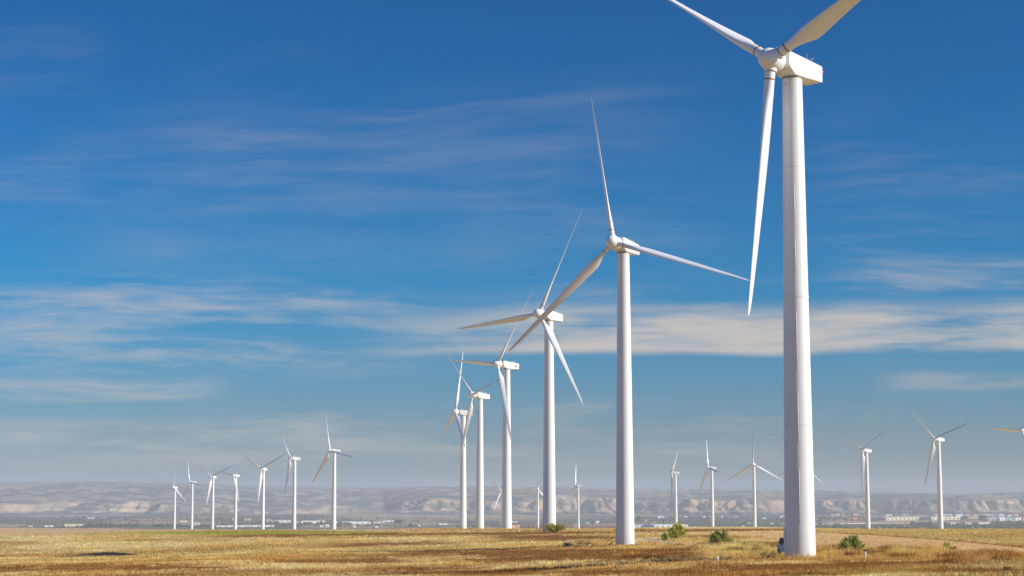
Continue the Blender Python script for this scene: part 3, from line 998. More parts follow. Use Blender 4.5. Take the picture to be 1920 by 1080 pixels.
for key, X, Y, zb, yaw, ph, pitch, label in TURB:
    grp = 'large turbine row' if key[0] == 'T' else 'small turbines in the distance'
    root = tag(empty('wind_turbine', (X, Y, zb)), label, 'wind turbine', grp)
    tw_ = inst('tower', root)
    if key == 'T1':
        tw_.data = tw_.data.copy(); tw_.data.materials[0] = M_TOWER_D
        
        for z0, z1 in ((3.2, 8.1), (10.6, 15.4), (17.2, 22.6), (26.5, 29.6), (31.5, 34.5)):
            from_bm('weld_strip', mesh_strip(z0, z1), M_WHITE, tw_, True)
    if key[0] == 'T' or key in ('L1', 'R6'):
        inst('door', tw_)
        if key != 'T1':
            st_ = inst('access_stairs', root)
            st_.location.z = gz(X - 2.2, Y) - zb + .12
    Mn = Matrix.Translation((0, 0, HUB_H)) @ Matrix.Rotation(-R(yaw), 4, 'Z')
    nac = inst('nacelle', root, None, Mn)
    if key[0] == 'T' or key in ('L1', 'L2', 'R5', 'R6'):
        for z0, z1 in ((0.28, -0.02), (-0.38, -0.55)):
            zm = (z0 + z1) / 2
            inst('panel_seam', nac, None, Matrix.Translation((0, .75, zm)) @ Matrix.Rotation(math.atan2(z1 - z0, 4.4), 4, 'X') @ Matrix.Translation((0, -.75, 0)))
        inst('wind_vane', nac); inst('anemometer', nac); inst('lightning_rod', nac); inst('warning_lamp', nac)
    if key in ('T4', 'L1', 'L2', 'L3', 'R6'):
        inst('side_vent', nac)
    # hub frame: x right, y backwards along the shaft, z up
    Mh = Matrix.Translation((0, 0, HUB_H)) @ Matrix.Rotation(-R(yaw), 4, 'Z') @ Matrix.Rotation(-TILT, 4, 'X') @ Matrix.Translation((0, -OVER, 0))
    hub = inst('rotor_hub', root, None, Mh @ Matrix.Rotation(R(ph), 4, 'Y'))
    for k in range(3):
        Mb = Mh @ Matrix.Rotation(R(ph + 120 * k), 4, 'Y') @ Matrix.Rotation(-R(pitch), 4, 'Z')
        if key[0] == 'T' and key != 'T1':
            Mb = Mb @ Matrix.Diagonal((.76, .80, 1, 1))
        elif key[0] != 'T':
            Mb = Mb @ Matrix.Diagonal((1.15, 1.15, 1, 1))
        bl = inst('blade', root, None, Mb)
        if key[0] == 'T':
            inst('root_collar', bl); inst('blade_bearing', bl)
            if key in ('T1', 'T2') and k != 2:
                inst('bearing_gap', bl)
for k in list(FREE):
    bpy.data.objects.remove(PROTO[k])

# ------------------------------------------------------------------ bushes and plants on the plateau
M_BROOM = attr_mat('broom_leaves', 0.7, 2.0, 0.2, 0.55)
M_TWIG = flat_mat('twig_bark', (0.13, 0.085, 0.045), 0.9)
M_SOILST = flat_mat('pale_stone', (0.62, 0.55, 0.46), 0.9, 0, 0.25, 5)


def bush(px, row, wpx, hpx, colour, colour2, label, group=None, name='bush', n=2600, lean=0.0, cat='bush', seed=1, at=None):
    """shrub of many upright sprays: every spray is a thin leaf clump on its own stem direction"""
    rng = np.random.default_rng(seed)
    x, y, z = at_ground(px, row)
    if at:
        x, y = (px - 960) / F_PX * at, at
        z = gz(x, y)
    s = math.hypot(x, y) / F_PX
    Wd, Hd = wpx * s * 1.0, hpx * s * 1.02
    root = tag(empty(name, (x, y, z)), label, cat, group)
    # a fan of main stems; leaf sprays sit along their outer halves, so the outline stays ragged and open
    ns = 22
    cen3 = [(-.24 + .1 * rng.random(), .62 + .3 * rng.random()), (.02 + .1 * rng.random(), 1.0), (.20 + .1 * rng.random(), .70 + .3 * rng.random()), (-.08 - .1 * rng.random(), .85)]
    lob = []
    for k in range(ns):
        a = k * 2.399 + rng.random() * .8
        out = math.sqrt((k + .5) / ns)
        hh = Hd * (1.0 - .62 * out ** 3.0) * (.74 + .28 * rng.random())
        rr_ = .47 * Wd * out * (.75 + .4 * rng.random())
        cx_, sc_ = cen3[k % 4]
        hh *= sc_
        lob.append((rr_ * .72 * math.cos(a) + cx_ * Wd + lean * Wd * hh / Hd, rr_ * math.sin(a) * .8, hh, Wd * (.08 + .06 * rng.random())))
    V = []; C = []
    for i in range(n):
        lx, ly, lz, lr = lob[rng.integers(ns)]
        t = .22 + .78 * rng.random() ** .7
        ax = np.array([lx * t ** .85, ly * t ** .85, lz * t])
        p = ax + rng.normal(size=3) * lr * .62 * (1.25 - .55 * t) * np.array([1, 1, .7])
        p[2] = max(p[2], 0.03 * Hd)
        up = np.array([lx, ly, lz * 1.1]) / (np.linalg.norm((lx, ly, lz)) + 1e-6) + rng.normal(size=3) * .38
        up /= np.linalg.norm(up)
        L = (0.09 + 0.15 * rng.random()) * Hd
        sd_ = np.cross(up, rng.normal(size=3)); sd_ /= np.linalg.norm(sd_) + 1e-6
        wd = L * (.09 + .10 * rng.random())
        V += [p - sd_ * wd * .6, p + sd_ * wd * .6, p + up * L + sd_ * wd * .15, p + up * L * .55 - sd_ * wd]
        u_ = rng.random()
        c = np.array(colour) * (1 - u_) + np.array(colour2) * u_
        C += [c * (0.75 + .5 * rng.random())] * 4
    np_mesh('foliage', V, np.arange(len(V)).reshape(-1, 4), M_BROOM, root, np.clip(np.array(C), 0, 1))
    bm = bmesh.new()
    for lx, ly, lz, lr in lob:
        bm_tube(bm, [(lx * .08, ly * .08, -.1), (lx * .45, ly * .45, lz * .45), (lx, ly, lz)], .012 * Hd + .01, 5)
    from_bm('stems', bm, M_TWIG, root)
    return root


G1, G2, G3 = (0.50, 0.50, 0.09), (0.70, 0.63, 0.13), (0.32, 0.335, 0.09)
bush(1266, 1010, 30, 28, G1, G2, 'bright green broom bush beside the pale track, in front of the long white shed', 'green bushes on the plateau', seed=3, lean=.1)
bush(1245, 1014.5, 15, 16, G3, G1, 'small dark green bush against the left foot of the bright broom bush', 'green bushes on the plateau', seed=4, n=1200)
bush(1347, 1022.5, 41, 29, G1, G3, 'round dark green bush standing alone left of the largest tower', 'green bushes on the plateau', seed=5, n=3400)
bush(1594, 1040, 41, 33, G1, G3, 'open leggy green bush just right of the largest tower', 'green bushes on the plateau', seed=6, n=2500)
bush(1775, 1030.5, 15, 15, G1, G2, 'smallest green bush at right, at the edge of the ploughed tan field', 'green bushes on the plateau', seed=7, n=900)
bush(1037, 994.5, 37, 17, G3, G2, 'green bush covering the foot of the third large tower', 'green bushes on the plateau', seed=8, n=3000, at=392)
B1c, B2c = (0.17, 0.105, 0.055), (0.28, 0.18, 0.09)
bush(1786, 1032, 18, 9, (.42, .24, .07), (.5, .3, .1), 'dry orange shrub touching the smallest green bush', None, 'dry_shrub', 700, cat='shrub', seed=9)
bush(1066, 1024.5, 26, 9, (.10, .075, .06), B1c, 'dark dead shrub lying in the grass left of the second tower', None, 'dry_shrub', 900, lean=-.2, cat='shrub', seed=10)
bush(1095, 1022, 40, 8, B2c, (.45, .3, .16), 'low pale brown shrub right of the dark dead shrub', None, 'dry_shrub', 900, cat='shrub', seed=11)
for i, (px, row, wp, hp, lab) in enumerate([
        (1203, 1056, 24, 8, 'leftmost grey dead weed of the dark strip in front of the second tower'),
        (1232, 1055, 36, 9, 'widest grey dead weed in the middle of the dark strip before the second tower'),
        (1260, 1054, 26, 8, 'rightmost grey dead weed of the dark strip before the second tower'),
        (1316, 1050.5, 30, 7, 'low grey dead weed left of the white marker stone'),
        (1712, 1036, 14, 5, 'tiny brown weed on the tan field edge right of the tall post'),
        (1830, 1050, 22, 7, 'brown weed in pale grass near the right edge'),
        (1887, 1070, 18, 9, 'dark twiggy weed standing in the bare patch at the lower right'),
        (1570, 1043, 26, 9, 'brown dry weed between the largest tower and the leggy bush'),
        (1445, 1049, 22, 9, 'dark green weed in front of the parked car'),
        (1450, 1046, 20, 11, 'dark rounded clump just left of the parked car'),  # small dark clump in place of an unidentified dark rounded shape
        (1375, 1029, 40, 7, 'low brown scrub behind the yellow grass left of the car'),
        (1452, 1027, 30, 7, 'grey brown scrub just left of the parked car roof')]):
    dk = i in (0, 1, 2, 3, 6, 9)
    bush(px, row, wp, hp, (.10, .075, .055) if dk else ((.10, .10, .035) if i == 8 else B1c), (.20, .15, .11) if dk else B2c, lab, 'dead weeds and scrub on the plateau', 'dry_weed', 520, cat='weed', seed=20 + i)

# ------------------------------------------------------------------ marker posts and stones
def post(px, row, hpx, wpx, label, dark_top=False, name='marker_post'):
    x, y, z = at_ground(px, row)
    s = math.hypot(x, y) / F_PX
    root = tag(empty(name, (x, y, z)), label, 'marker post', 'white marker posts')
    h, r = hpx * s, wpx * s / 2
    bm = bmesh.new()
    bm_lathe(bm, [(r, -.3), (r, h * .80), (r * .95, h * .93), (r * .6, h)], 14)
    from_bm('shaft', bm, M_WHITE, root, True, 40)
    bm = bmesh.new()
    if dark_top:
        bm_box(bm, 0, 0, h + .06, r * 3.2, r * 2.2, .12, .02)
        from_bm('cap', bm, M_STEEL, root)
    else:
        bm_lathe(bm, [(r * 1.06, h * .66), (r * 1.06, h * .76)], 14)
        from_bm('band', bm, M_SENSOR, root, True, 40)


post(1622.5, 1049, 15, 3.0, 'tall white post with dark cap right of the largest tower', True)
post(1345.5, 1055, 9.5, 4.2, 'short thick white marker post in the grass left of the largest tower')
post(1104.5, 1025.5, 4.5, 3.2, 'small white marker post left of the second tower foot')
post(1240.5, 1029, 4, 2.4, 'tiny white marker post right of the second tower foot')
post(974, 996.5, 4, 2.4, 'tiny white marker post right of the fourth tower foot')
post(1064.5, 1017.5, 4, 2.4, 'tiny pinkish white post behind the dark dead shrub')


def rock(px, row, wpx, hpx, label, name='rock', mat=None, seed=1):
    rng = random.Random(seed)
    x, y, z = at_ground(px, row)
    s = math.hypot(x, y) / F_PX
    bm = bmesh.new()
    bmesh.ops.create_icosphere(bm, subdivisions=2, radius=1)
    for v in bm.verts:
        k = 1 + rng.uniform(-.22, .22)
        v.co = Vector((v.co.x * wpx * s / 2 * k, v.co.y * wpx * s / 2 * k, max(v.co.z, -.3) * hpx * s * k))
    o = from_bm(name, bm, mat or M_SOILST, None)
    o.location = (x, y, z)
    tag(o, label, 'rock')


rock(1348, 998, 9, 3.2, 'white boulder behind the round dark green bush', seed=2)
rock(1336, 998, 5, 1.8, 'small pale stone left of the white boulder', seed=3)
rock(1214, 1001, 7, 1.8, 'low grey stone beside the far end of the track', seed=4)

# ------------------------------------------------------------------ car parked behind the largest tower
M_CARP = flat_mat('car_paint', (0.55, 0.51, 0.47), 0.6, 0.0, 0.04, 2, 0.15)
M_GLASS = flat_mat('car_glass', (0.008, 0.009, 0.012), 0.5, 0, 0.1, 2, 0.05)
M_TYRE = flat_mat('tyre_rubber', (0.02, 0.02, 0.02), 0.8)
M_LAMP = flat_mat('headlight_glass', (0.75, 0.75, 0.72), 0.1, 0, .05, 2, .6)


def car(px, row, D):
    x = (px - 960) / F_PX * D
    z = gz(x, D)
    root = tag(empty('parked_car', (x, D, z), R(4)), 'grey off-road car parked behind the largest tower, front half hidden', 'car')
    # front looks at the camera (-Y); body outline in y-z, extruded over x
    out = [(-2.15, .42), (-2.18, .92), (-2.05, 1.06), (-1.05, 1.14), (-.35, 1.78), (1.75, 1.82), (2.1, 1.10), (2.15, .42)]
    bm = bmesh.new()
    top = {3: .80, 4: .68, 5: .68, 6: .82}
    Lv = [bm.verts.new((-.90 * (top.get(i, .98)) / .98, y, zz)) for i, (y, zz) in enumerate(out)]
    Rv = [bm.verts.new((.90 * (top.get(i, .98)) / .98, y, zz)) for i, (y, zz) in enumerate(out)]
    bm.faces.new(Lv); bm.faces.new(Rv[::-1])
    for i in range(len(out)):
        j = (i + 1) % len(out)
        bm.faces.new((Lv[i], Lv[j], Rv[j], Rv[i]))
    bmesh.ops.bevel(bm, geom=list(bm.edges), offset=.05, segments=2, affect='EDGES')
    from_bm('body', bm, M_CARP, root, True, 40)

    def quad(name, pts, mat, th=.015):
        bm = bmesh.new()
        f = bm.faces.new([bm.verts.new(p) for p in pts])
        g = bmesh.ops.extrude_face_region(bm, geom=[f])
        n_ = f.normal if f.normal.length else Vector((0, -1, 0))
        bm.normal_update()
        for v in [e for e in g['geom'] if isinstance(e, bmesh.types.BMVert)]:
            v.co += f.normal * th
        return from_bm(name, bm, mat, root)
    # windscreen lies on the slope between bonnet and roof
    def ws(t, xx):
        y = -1.05 + .70 * t; zz = 1.14 + .64 * t
        return (xx, y - .02, zz + .03)
    quad('windscreen', [ws(.10, -.66), ws(.10, .66), ws(.93, .58), ws(.93, -.58)], M_GLASS, .02)
    for s in (-1, 1):
        quad('side_window', [(s * .78, -.75, 1.22), (s * .68, -.30, 1.68), (s * .68, 1.6, 1.70), (s * .79, 1.75, 1.22)], M_GLASS, .02)
        bm = bmesh.new(); bm_lathe(bm, [(.13, -.03), (.14, 0), (.10, .04)], 16, 'Y')
        bmesh.ops.translate(bm, verts=bm.verts, vec=(s * .66, -2.19, .82)); from_bm('headlight', bm, M_LAMP, root)
        bm = bmesh.new(); bm_box(bm, s * 1.02, -.78, 1.22, .2, .1, .17, .03); from_bm('wing_mirror', bm, M_STEEL, root)
        for yy in (-1.35, 1.35):
            bm = bmesh.new(); bm_lathe(bm, [(.22, -.12), (.36, -.12), (.37, -.05), (.37, .05), (.36, .12), (.22, .12)], 24, 'Y')
            bmesh.ops.transform(bm, matrix=Matrix.Translation((s * .82, yy, .36)) @ Matrix.Rotation(R(90), 4, 'Z'), verts=bm.verts)
            wh = from_bm('wheel', bm, M_TYRE, root, True, 40)
            bm = bmesh.new(); bm_lathe(bm, [(.04, -.13), (.2, -.125), (.215, -.10), (.215, .10), (.2, .125), (.04, .13)], 18, 'Y')
            bmesh.ops.transform(bm, matrix=Matrix.Translation((s * .82, yy, .36)) @ Matrix.Rotation(R(90), 4, 'Z'), verts=bm.verts)
            from_bm('rim', bm, M_SENSOR, wh, True, 40)
    bm = bmesh.new(); bm_box(bm, 0, -2.2, .52, 1.72, .16, .2, .04); from_bm('bumper', bm, M_STEEL, root)
    bm = bmesh.new()
    for k in range(4):
        bm_box(bm, 0, -2.19, .72 + k * .06, .95, .03, .025)
    bm_box(bm, 0, -2.18, .81, 1.0, .02, .26)
    from_bm('grille', bm, M_STEEL, root)


car(1477, 1044, 184)


# ------------------------------------------------------------------ valley: buildings
def valley_pt(px, row):
    """point of the valley floor seen at a photo pixel"""
    D = (-VALLEY) * F_PX / max(row - HOR, 8)
    for _ in range(6):
        x = (px - 960) / F_PX * D
        D = -gz(x, D) * F_PX / max(row - HOR, 8)
        D = min(max(D, 3300), 8000)
    x = (px - 960) / F_PX * D
    return x, D, gz(x, D)


WALLC = dict(white=(0.80, 0.78, 0.74), cream=(0.74, 0.65, 0.48), beige=(0.70, 0.56, 0.34), tan=(0.55, 0.40, 0.25), brick=(0.52, 0.26, 0.13), red=(0.42, 0.13, 0.09), grey=(0.30, 0.33, 0.37), teal=(0.33, 0.52, 0.56), orange=(0.62, 0.33, 0.14), pink=(0.6, 0.42, 0.36), dark=(0.08, 0.08, 0.09), brown=(0.25, 0.16, 0.10))
MW = {k: flat_mat(k + '_wall', v, 0.85, 0, 0.10, 0.05) for k, v in WALLC.items()}
MR = {k: flat_mat(k + '_roof', v, 0.8, 0, 0.12, 0.08) for k, v in WALLC.items()}
MR['lightgrey'] = flat_mat('light_grey_roof', (0.60, 0.62, 0.64), 0.6, 0, .08, .05)
M_PANE = flat_mat('dark_pane', (0.05, 0.055, 0.065), 0.2)


def building(x0, x1, ytop, ybase, wall, roof, label, kind='shed', cat='building', depth=None, roof_part=.3, group='buildings in the valley', turn=None):
    cx = (x0 + x1) / 2
    x, D, z = valley_pt(cx, ybase)
    s = D / F_PX
    Wd, Hd = (x1 - x0) * s, max((ybase - ytop) * s, 2.2)
    dp = depth or min(max(Wd * .6, 8), 45)
    tn = turn if turn is not None else 24 + (cx * 7) % 17
    Wd = Wd / math.cos(R(tn))
    dp = min(dp, Wd * .7)
    root = tag(empty(kind, (x, D, z), R(tn)), label, cat, group)
    bm = bmesh.new()
    hw = Hd * (1 - roof_part)
    bm_box(bm, 0, dp / 2, hw / 2 - 1, Wd, dp, hw + 2)
    wl = from_bm('wall', bm, MW[wall], root)
    bm = bmesh.new()
    if roof_part > .12:                         # low gable, ridge along the long side
        e = min(.6, Wd * .04)
        p = [(-Wd / 2 - e, -e, hw), (Wd / 2 + e, -e, hw), (Wd / 2 + e, dp + e, hw), (-Wd / 2 - e, dp + e, hw), (-Wd / 2 - e, dp / 2, Hd), (Wd / 2 + e, dp / 2, Hd)]
        v = [bm.verts.new(q_) for q_ in p]
        for f in ((0, 1, 5, 4), (2, 3, 4, 5), (0, 4, 3), (1, 2, 5), (0, 3, 2, 1)):
            bm.faces.new([v[i] for i in f])
    else:
        bm_box(bm, 0, dp / 2, hw + .3, Wd + .6, dp + .6, .6 + Hd * roof_part)
    from_bm('roof', bm, MR[roof], root)
    # doors and windows in the front wall
    nwin = int(min(max(Wd / 14, 1), 10))
    for k in range(nwin):
        bm = bmesh.new()
        ww = min(Wd / nwin * .42, 5.0); hh = hw * .42
        bm_box(bm, -Wd / 2 + (k + .5) * Wd / nwin, -.06, hw * .45, ww, .14, hh)
        from_bm('window' if k % 3 else 'door', bm, M_PANE, root)
    return root


BL = [
    (129, 159, 982.4, 987.4, 'beige', 'beige', 'long beige barn with dark trees beside it, at far left', 'barn', 'barn'),
    (92, 106, 984.3, 987, 'white', 'lightgrey', 'low white shed left of the long beige barn', 'shed', 'shed'),
    (62, 68, 984.5, 987, 'white', 'red', 'tiny white house halfway between the red-roofed house and the low white shed', 'house', 'house'),
    (28, 40, 983, 986.5, 'orange', 'red', 'orange house with red roof, leftmost building of all', 'house', 'house'),
    (171, 184, 970.4, 972.4, 'white', 'white', 'long white farm shed at the foot of the left cliffs', 'shed', 'shed'),
    (199.5, 202, 970, 972.5, 'white', 'white', 'tiny white cube at the foot of the left cliffs', 'shed', 'shed'),
    (369, 379, 979.4, 984, 'white', 'cream', 'white house with cream roof between the second and third turbines from the left', 'house', 'house'),
    (344, 355, 975.6, 978.4, 'cream', 'cream', 'cream farmhouse above the tree belt just left of the second turbine', 'house', 'house'),
    (415, 514, 984.9, 987.4, 'white', 'white', 'very long low white greenhouse between the third and fifth turbines from the left', 'greenhouse', 'greenhouse'),
    (503, 513, 972.5, 978, 'tan', 'tan', 'tan block just right of the fifth turbine from the left', 'apartment_block', 'building'),
    (513, 527, 975.5, 980, 'grey', 'lightgrey', 'grey factory hall right of the tan block', 'factory', 'factory'),
    (527, 548, 974.6, 979.4, 'white', 'white', 'white factory hall just left of the second tallest turbine of the left seven', 'factory', 'factory'),
    (570, 613, 976, 980.6, 'white', 'cream', 'long white factory with a row of dark cypresses in front', 'factory', 'factory'),
    (603, 612, 984, 988, 'white', 'lightgrey', 'small white shed left of the tallest turbine of the left seven', 'shed', 'shed'),
    (614, 620.5, 983.6, 988.4, 'white', 'white', 'small white hut touching the tallest turbine of the left seven', 'hut', 'hut'),
    (648, 696.5, 977, 981.8, 'white', 'white', 'big bright white warehouse right of the tallest turbine of the left seven', 'warehouse', 'warehouse'),
    (632, 645, 977.5, 980.5, 'white', 'lightgrey', 'white shed squeezed between the tallest left turbine and the big bright warehouse', 'shed', 'shed'),
    (703, 722, 976.8, 980, 'cream', 'tan', 'cream hall right of the big bright white warehouse', 'hall', 'hall'),
    (710, 740, 974.8, 977.6, 'white', 'lightgrey', 'white hall with grey roof standing behind the cream hall', 'hall', 'hall'),
    (665, 669.5, 985, 988.4, 'white', 'white', 'tiny white hut below the big bright white warehouse', 'hut', 'hut'),
    (706, 710.5, 986.3, 988.8, 'white', 'white', 'tiny white hut below the cream hall', 'hut', 'hut'),
    (785.5, 790, 983, 987, 'white', 'white', 'small white pump house left of the long low white shed', 'pump_house', 'pump house'),
    (824, 840, 980.6, 983, 'white', 'cream', 'long low white shed left of the leftmost large turbine', 'shed', 'shed'),
    (936, 940, 978.5, 984, 'red', 'red', 'narrow red house left of the fourth large tower', 'house', 'house'),
    (960, 977.5, 983.6, 988.4, 'orange', 'orange', 'orange brick hall right of the fourth large tower', 'hall', 'hall'),
    (960, 970.5, 977, 979.2, 'white', 'white', 'white roofed shed behind the orange brick hall', 'shed', 'shed'),
    (1075, 1082.5, 977.8, 984, 'grey', 'dark', 'grey house beside the tower of the side-on tiny turbine', 'house', 'house'),
    (1098, 1104, 978.8, 981, 'cream', 'cream', 'cream hut between the side-on tiny turbine and the second tower', 'hut', 'hut'),
    (1116.5, 1122, 977.4, 981.6, 'white', 'white', 'white dairy hut with round look left of the second tower', 'hut', 'hut'),
    (1186, 1224, 983.2, 988, 'white', 'lightgrey', 'left half of the long white shed, right of the second tower', 'shed', 'shed'),
    (1224, 1289, 982.3, 988.4, 'white', 'white', 'right half of the long white shed behind the bright broom bush', 'shed', 'shed'),
    (1231, 1243, 967.4, 971, 'white', 'white', 'white farm on the slope above the long white shed', 'farmhouse', 'farmhouse'),
    (1205, 1211, 973.8, 976, 'white', 'cream', 'small white hut above the left half of the long white shed', 'hut', 'hut'),
    (1281, 1287, 967.6, 970, 'white', 'white', 'small white house high in the valley right of the side-on small turbine', 'house', 'house'),
    (1316, 1321, 967, 970, 'white', 'cream', 'small white house left of the turbine with one brown blade', 'house', 'house'),
    (1328, 1332.5, 967.5, 969.6, 'white', 'white', 'small white house touching the left side of the brown-bladed turbine tower', 'house', 'house'),
    (1349, 1352.5, 967.5, 970, 'white', 'white', 'small white house right of the brown-bladed turbine tower', 'house', 'house'),
    (1372, 1381, 966.4, 968.6, 'white', 'lightgrey', 'low white house midway to the turbine facing the camera', 'house', 'house'),
    (1425.5, 1433, 970, 972.6, 'white', 'white', 'white house right of the turbine facing the camera', 'house', 'house'),
    (1459, 1471, 966.4, 970, 'cream', 'cream', 'cream hall just left of the largest tower', 'hall', 'hall'),
    (1439, 1447, 980.6, 982, 'white', 'white', 'low white shed left of the white arched greenhouse', 'shed', 'shed'),
    (1464.5, 1469, 980.8, 984.4, 'white', 'white', 'white hut beside the left edge of the largest tower', 'hut', 'hut'),
    (1299, 1302.5, 986.2, 988.6, 'white', 'white', 'tiny white hut right of the long white shed', 'hut', 'hut'),
    (1388, 1392, 984.4, 987.4, 'cream', 'cream', 'tiny cream hut left of the turbine facing the camera', 'hut', 'hut'),
    (1579, 1583, 968.2, 971.4, 'white', 'white', 'white hut beside the tall white silo', 'hut', 'hut'),
    (1584, 1595, 970, 975, 'brown', 'brown', 'brown hall left of the red brick factory', 'hall', 'hall'),
    (1595, 1604, 969.4, 976, 'brick', 'red', 'red brick factory left of the first turbine right of the largest tower', 'factory', 'factory'),
    (1605, 1615, 971, 975.6, 'orange', 'brown', 'orange hall right of the red brick factory', 'hall', 'hall'),
    (1615.5, 1620, 968, 972, 'white', 'white', 'white house touching the first turbine right of the largest tower', 'house', 'house'),
    (1634, 1652, 969.4, 975, 'grey', 'grey', 'blue-grey hall at the left end of the longest cream warehouse', 'hall', 'hall'),
    (1652, 1729, 968.2, 975, 'cream', 'cream', 'longest cream warehouse between the two turbines at right', 'warehouse', 'warehouse'),
    (1729, 1737, 969, 974.4, 'grey', 'grey', 'grey link building joining the two cream warehouses', 'hall', 'hall'),
    (1737, 1798, 968.4, 974.6, 'cream', 'cream', 'second cream warehouse behind the tallest turbine at right', 'warehouse', 'warehouse'),
    (1746, 1786, 963.6, 966.4, 'white', 'white', 'long white hall behind the second cream warehouse', 'hall', 'hall'),
    (1786, 1801, 963.4, 968.4, 'white', 'lightgrey', 'white office block right of the long white hall', 'office', 'office'),
    (1807, 1832, 967, 972.4, 'tan', 'orange', 'tan brick hall right of the second cream warehouse', 'hall', 'hall'),
    (1799, 1807, 967.5, 972, 'dark', 'dark', 'dark hall between the second cream warehouse and the tan brick hall', 'hall', 'hall'),
    (1843, 1867, 970.4, 976, 'grey', 'lightgrey', 'blue-grey hall with pale roof left of the white and teal factory', 'hall', 'hall'),
    (1867, 1879, 969.4, 976.4, 'white', 'white', 'white tower block left of the teal factory', 'factory', 'factory'),
    (1879, 1896, 969.6, 975.8, 'teal', 'teal', 'teal factory near the right edge', 'factory', 'factory'),
    (1896, 1909, 970, 976, 'white', 'cream', 'white factory right of the teal factory', 'factory', 'factory'),
    (1909, 1932, 968.8, 975, 'pink', 'red', 'red roofed hall cut by the right edge', 'hall', 'hall'),
    (1802, 1822, 977.2, 983, 'cream', 'red', 'cream farm with long red roof, left one of two', 'farm', 'farm'),
    (1825, 1851, 977.6, 983.2, 'white', 'red', 'white farm with long red roof, right one of two', 'farm', 'farm'),
    (1736, 1741, 979.2, 982, 'white', 'white', 'white hut left of the tallest turbine at right', 'hut', 'hut'),
    (1776, 1786, 979, 981.8, 'white', 'white', 'white shed right of the tallest turbine at right', 'shed', 'shed'),
    (1696, 1703, 979, 981.2, 'white', 'white', 'white hut below the longest cream warehouse', 'hut', 'hut'),
    (1865, 1877, 963.8, 967.6, 'cream', 'cream', 'cream block behind the white tower block', 'apartment_block', 'building'),
    (1882, 1891, 964.8, 968, 'cream', 'pink', 'low cream house behind the teal factory', 'house', 'house'),
    (1893, 1904, 963.2, 968, 'pink', 'red', 'pink house behind the white factory right of the teal one', 'house', 'house'),
    (1554, 1562, 963.4, 968, 'pink', 'red', 'pink village house left of the tall white silo', 'house', 'house'),
    (1563, 1571, 963, 967.6, 'tan', 'pink', 'tan village house next to the tall white silo', 'house', 'house'),
    (1596, 1606, 962.4, 966, 'pink', 'red', 'pink village house behind the red brick factory', 'house', 'house'),
    (1686, 1698, 962.6, 966.2, 'pink', 'red', 'pink terrace behind the longest cream warehouse', 'house', 'house'),
    (1656, 1668, 964.4, 967.4, 'white', 'white', 'white hall behind the left end of the longest cream warehouse', 'hall', 'hall'),
    (1521, 1529.5, 981.6, 984.4, 'white', 'white', 'white hut at the right edge of the largest tower', 'hut', 'hut'),
    (462, 474, 972, 975.6, 'tan', 'orange', 'tan village house between the fourth and fifth turbines from the left', 'house', 'house'),
    (440, 446, 970, 975.6, 'tan', 'tan', 'narrow tan house behind the fourth turbine from the left', 'house', 'house'),
    (552.8, 565, 977, 981, 'white', 'lightgrey', 'pale house right of the second tallest turbine of the left seven', 'house', 'house'),
]
for k, (x0, x1, yt, yb, wc, rc, lab, kd, ct_) in enumerate(BL):
    building(x0, x1, yt, yb, wc, rc, lab, kd, ct_, roof_part=.24 if k % 4 else .10, turn=30 if x1 - x0 > 28 else None)

# silo, domes, greenhouse arch
def silo(px, row, wpx, hpx, label, name='silo'):
    x, D, z = valley_pt(px, row); s = D / F_PX
    root = tag(empty(name, (x, D, z)), label, 'silo', 'silos in the valley')
    r, h = wpx * s / 2, hpx * s
    bm = bmesh.new(); bm_lathe(bm, [(r, -2), (r, h * .9)], 16); from_bm('drum', bm, MW['white'], root, True, 40)
    bm = bmesh.new(); bm_lathe(bm, [(r * 1.05, h * .9), (r * .6, h * .97), (r * .1, h)], 16); from_bm('cap', bm, MR['lightgrey'], root, True, 40)


silo(1576, 970.6, 2.4, 9, 'tall white silo left of the red brick factory')
silo(1400, 982.6, 2.6, 3.4, 'left one of two small white silos near the turbine facing the camera')
silo(1403.5, 982.6, 2.6, 3.9, 'right one of two small white silos near the turbine facing the camera')
silo(1870.5, 967, 2.6, 5.4, 'white silo behind the teal factory at right')
x, D, z = valley_pt(1450, 982)
s_ = D / F_PX
root = tag(empty('arched_greenhouse', (x, D, z)), 'white arched greenhouse left of the largest tower', 'greenhouse')
bm = bmesh.new()
pr = [(3.4 * s_ * math.cos(a), 4.6 * s_ * math.sin(a)) for a in np.linspace(0, math.pi, 13)]
A_ = [bm.verts.new((p, 0, q_)) for p, q_ in pr]; B_ = [bm.verts.new((p, 30, q_)) for p, q_ in pr]
for i in range(12):
    bm.faces.new((A_[i], A_[i + 1], B_[i + 1], B_[i]))
bm.faces.new(B_)
from_bm('cover', bm, MW['white'], root, True)
bm = bmesh.new(); bm_box(bm, 0, .4, 1.0 * s_, 2.6 * s_, .2, 2.4 * s_); from_bm('door', bm, M_PANE, root)

# canal wall and road
def ribbon(name, label, pts, hpx, mat, cat):
    P = [valley_pt(px, r) for px, r in pts]
    bm = bmesh.new()
    for a, b in zip(P, P[1:]):
        a, b = Vector(a), Vector(b)
        d = (b - a); L = d.length
        h = hpx * a.y / F_PX
        m = Matrix.Translation((a + b) / 2 + Vector((0, 0, h / 2 - .5))) @ Matrix.Rotation(math.atan2(d.y, d.x), 4, 'Z')
        bm_box(bm, 0, 0, 0, L * 1.001, 5, h + 1, mat=m)
    o = from_bm(name, bm, mat)
    tag(o, label, cat)


ribbon('canal_wall', 'long pale canal wall running across the valley right of the largest tower', [(1530, 983), (1605, 981.4), (1640, 980.6), (1690, 980.2)], 1.0, MW['cream'], 'canal wall')
ribbon('viaduct', 'pale viaduct line behind the office block and the teal factory at right', [(1800, 965.5), (1850, 965.8), (1905, 965)], .8, MW['white'], 'viaduct')


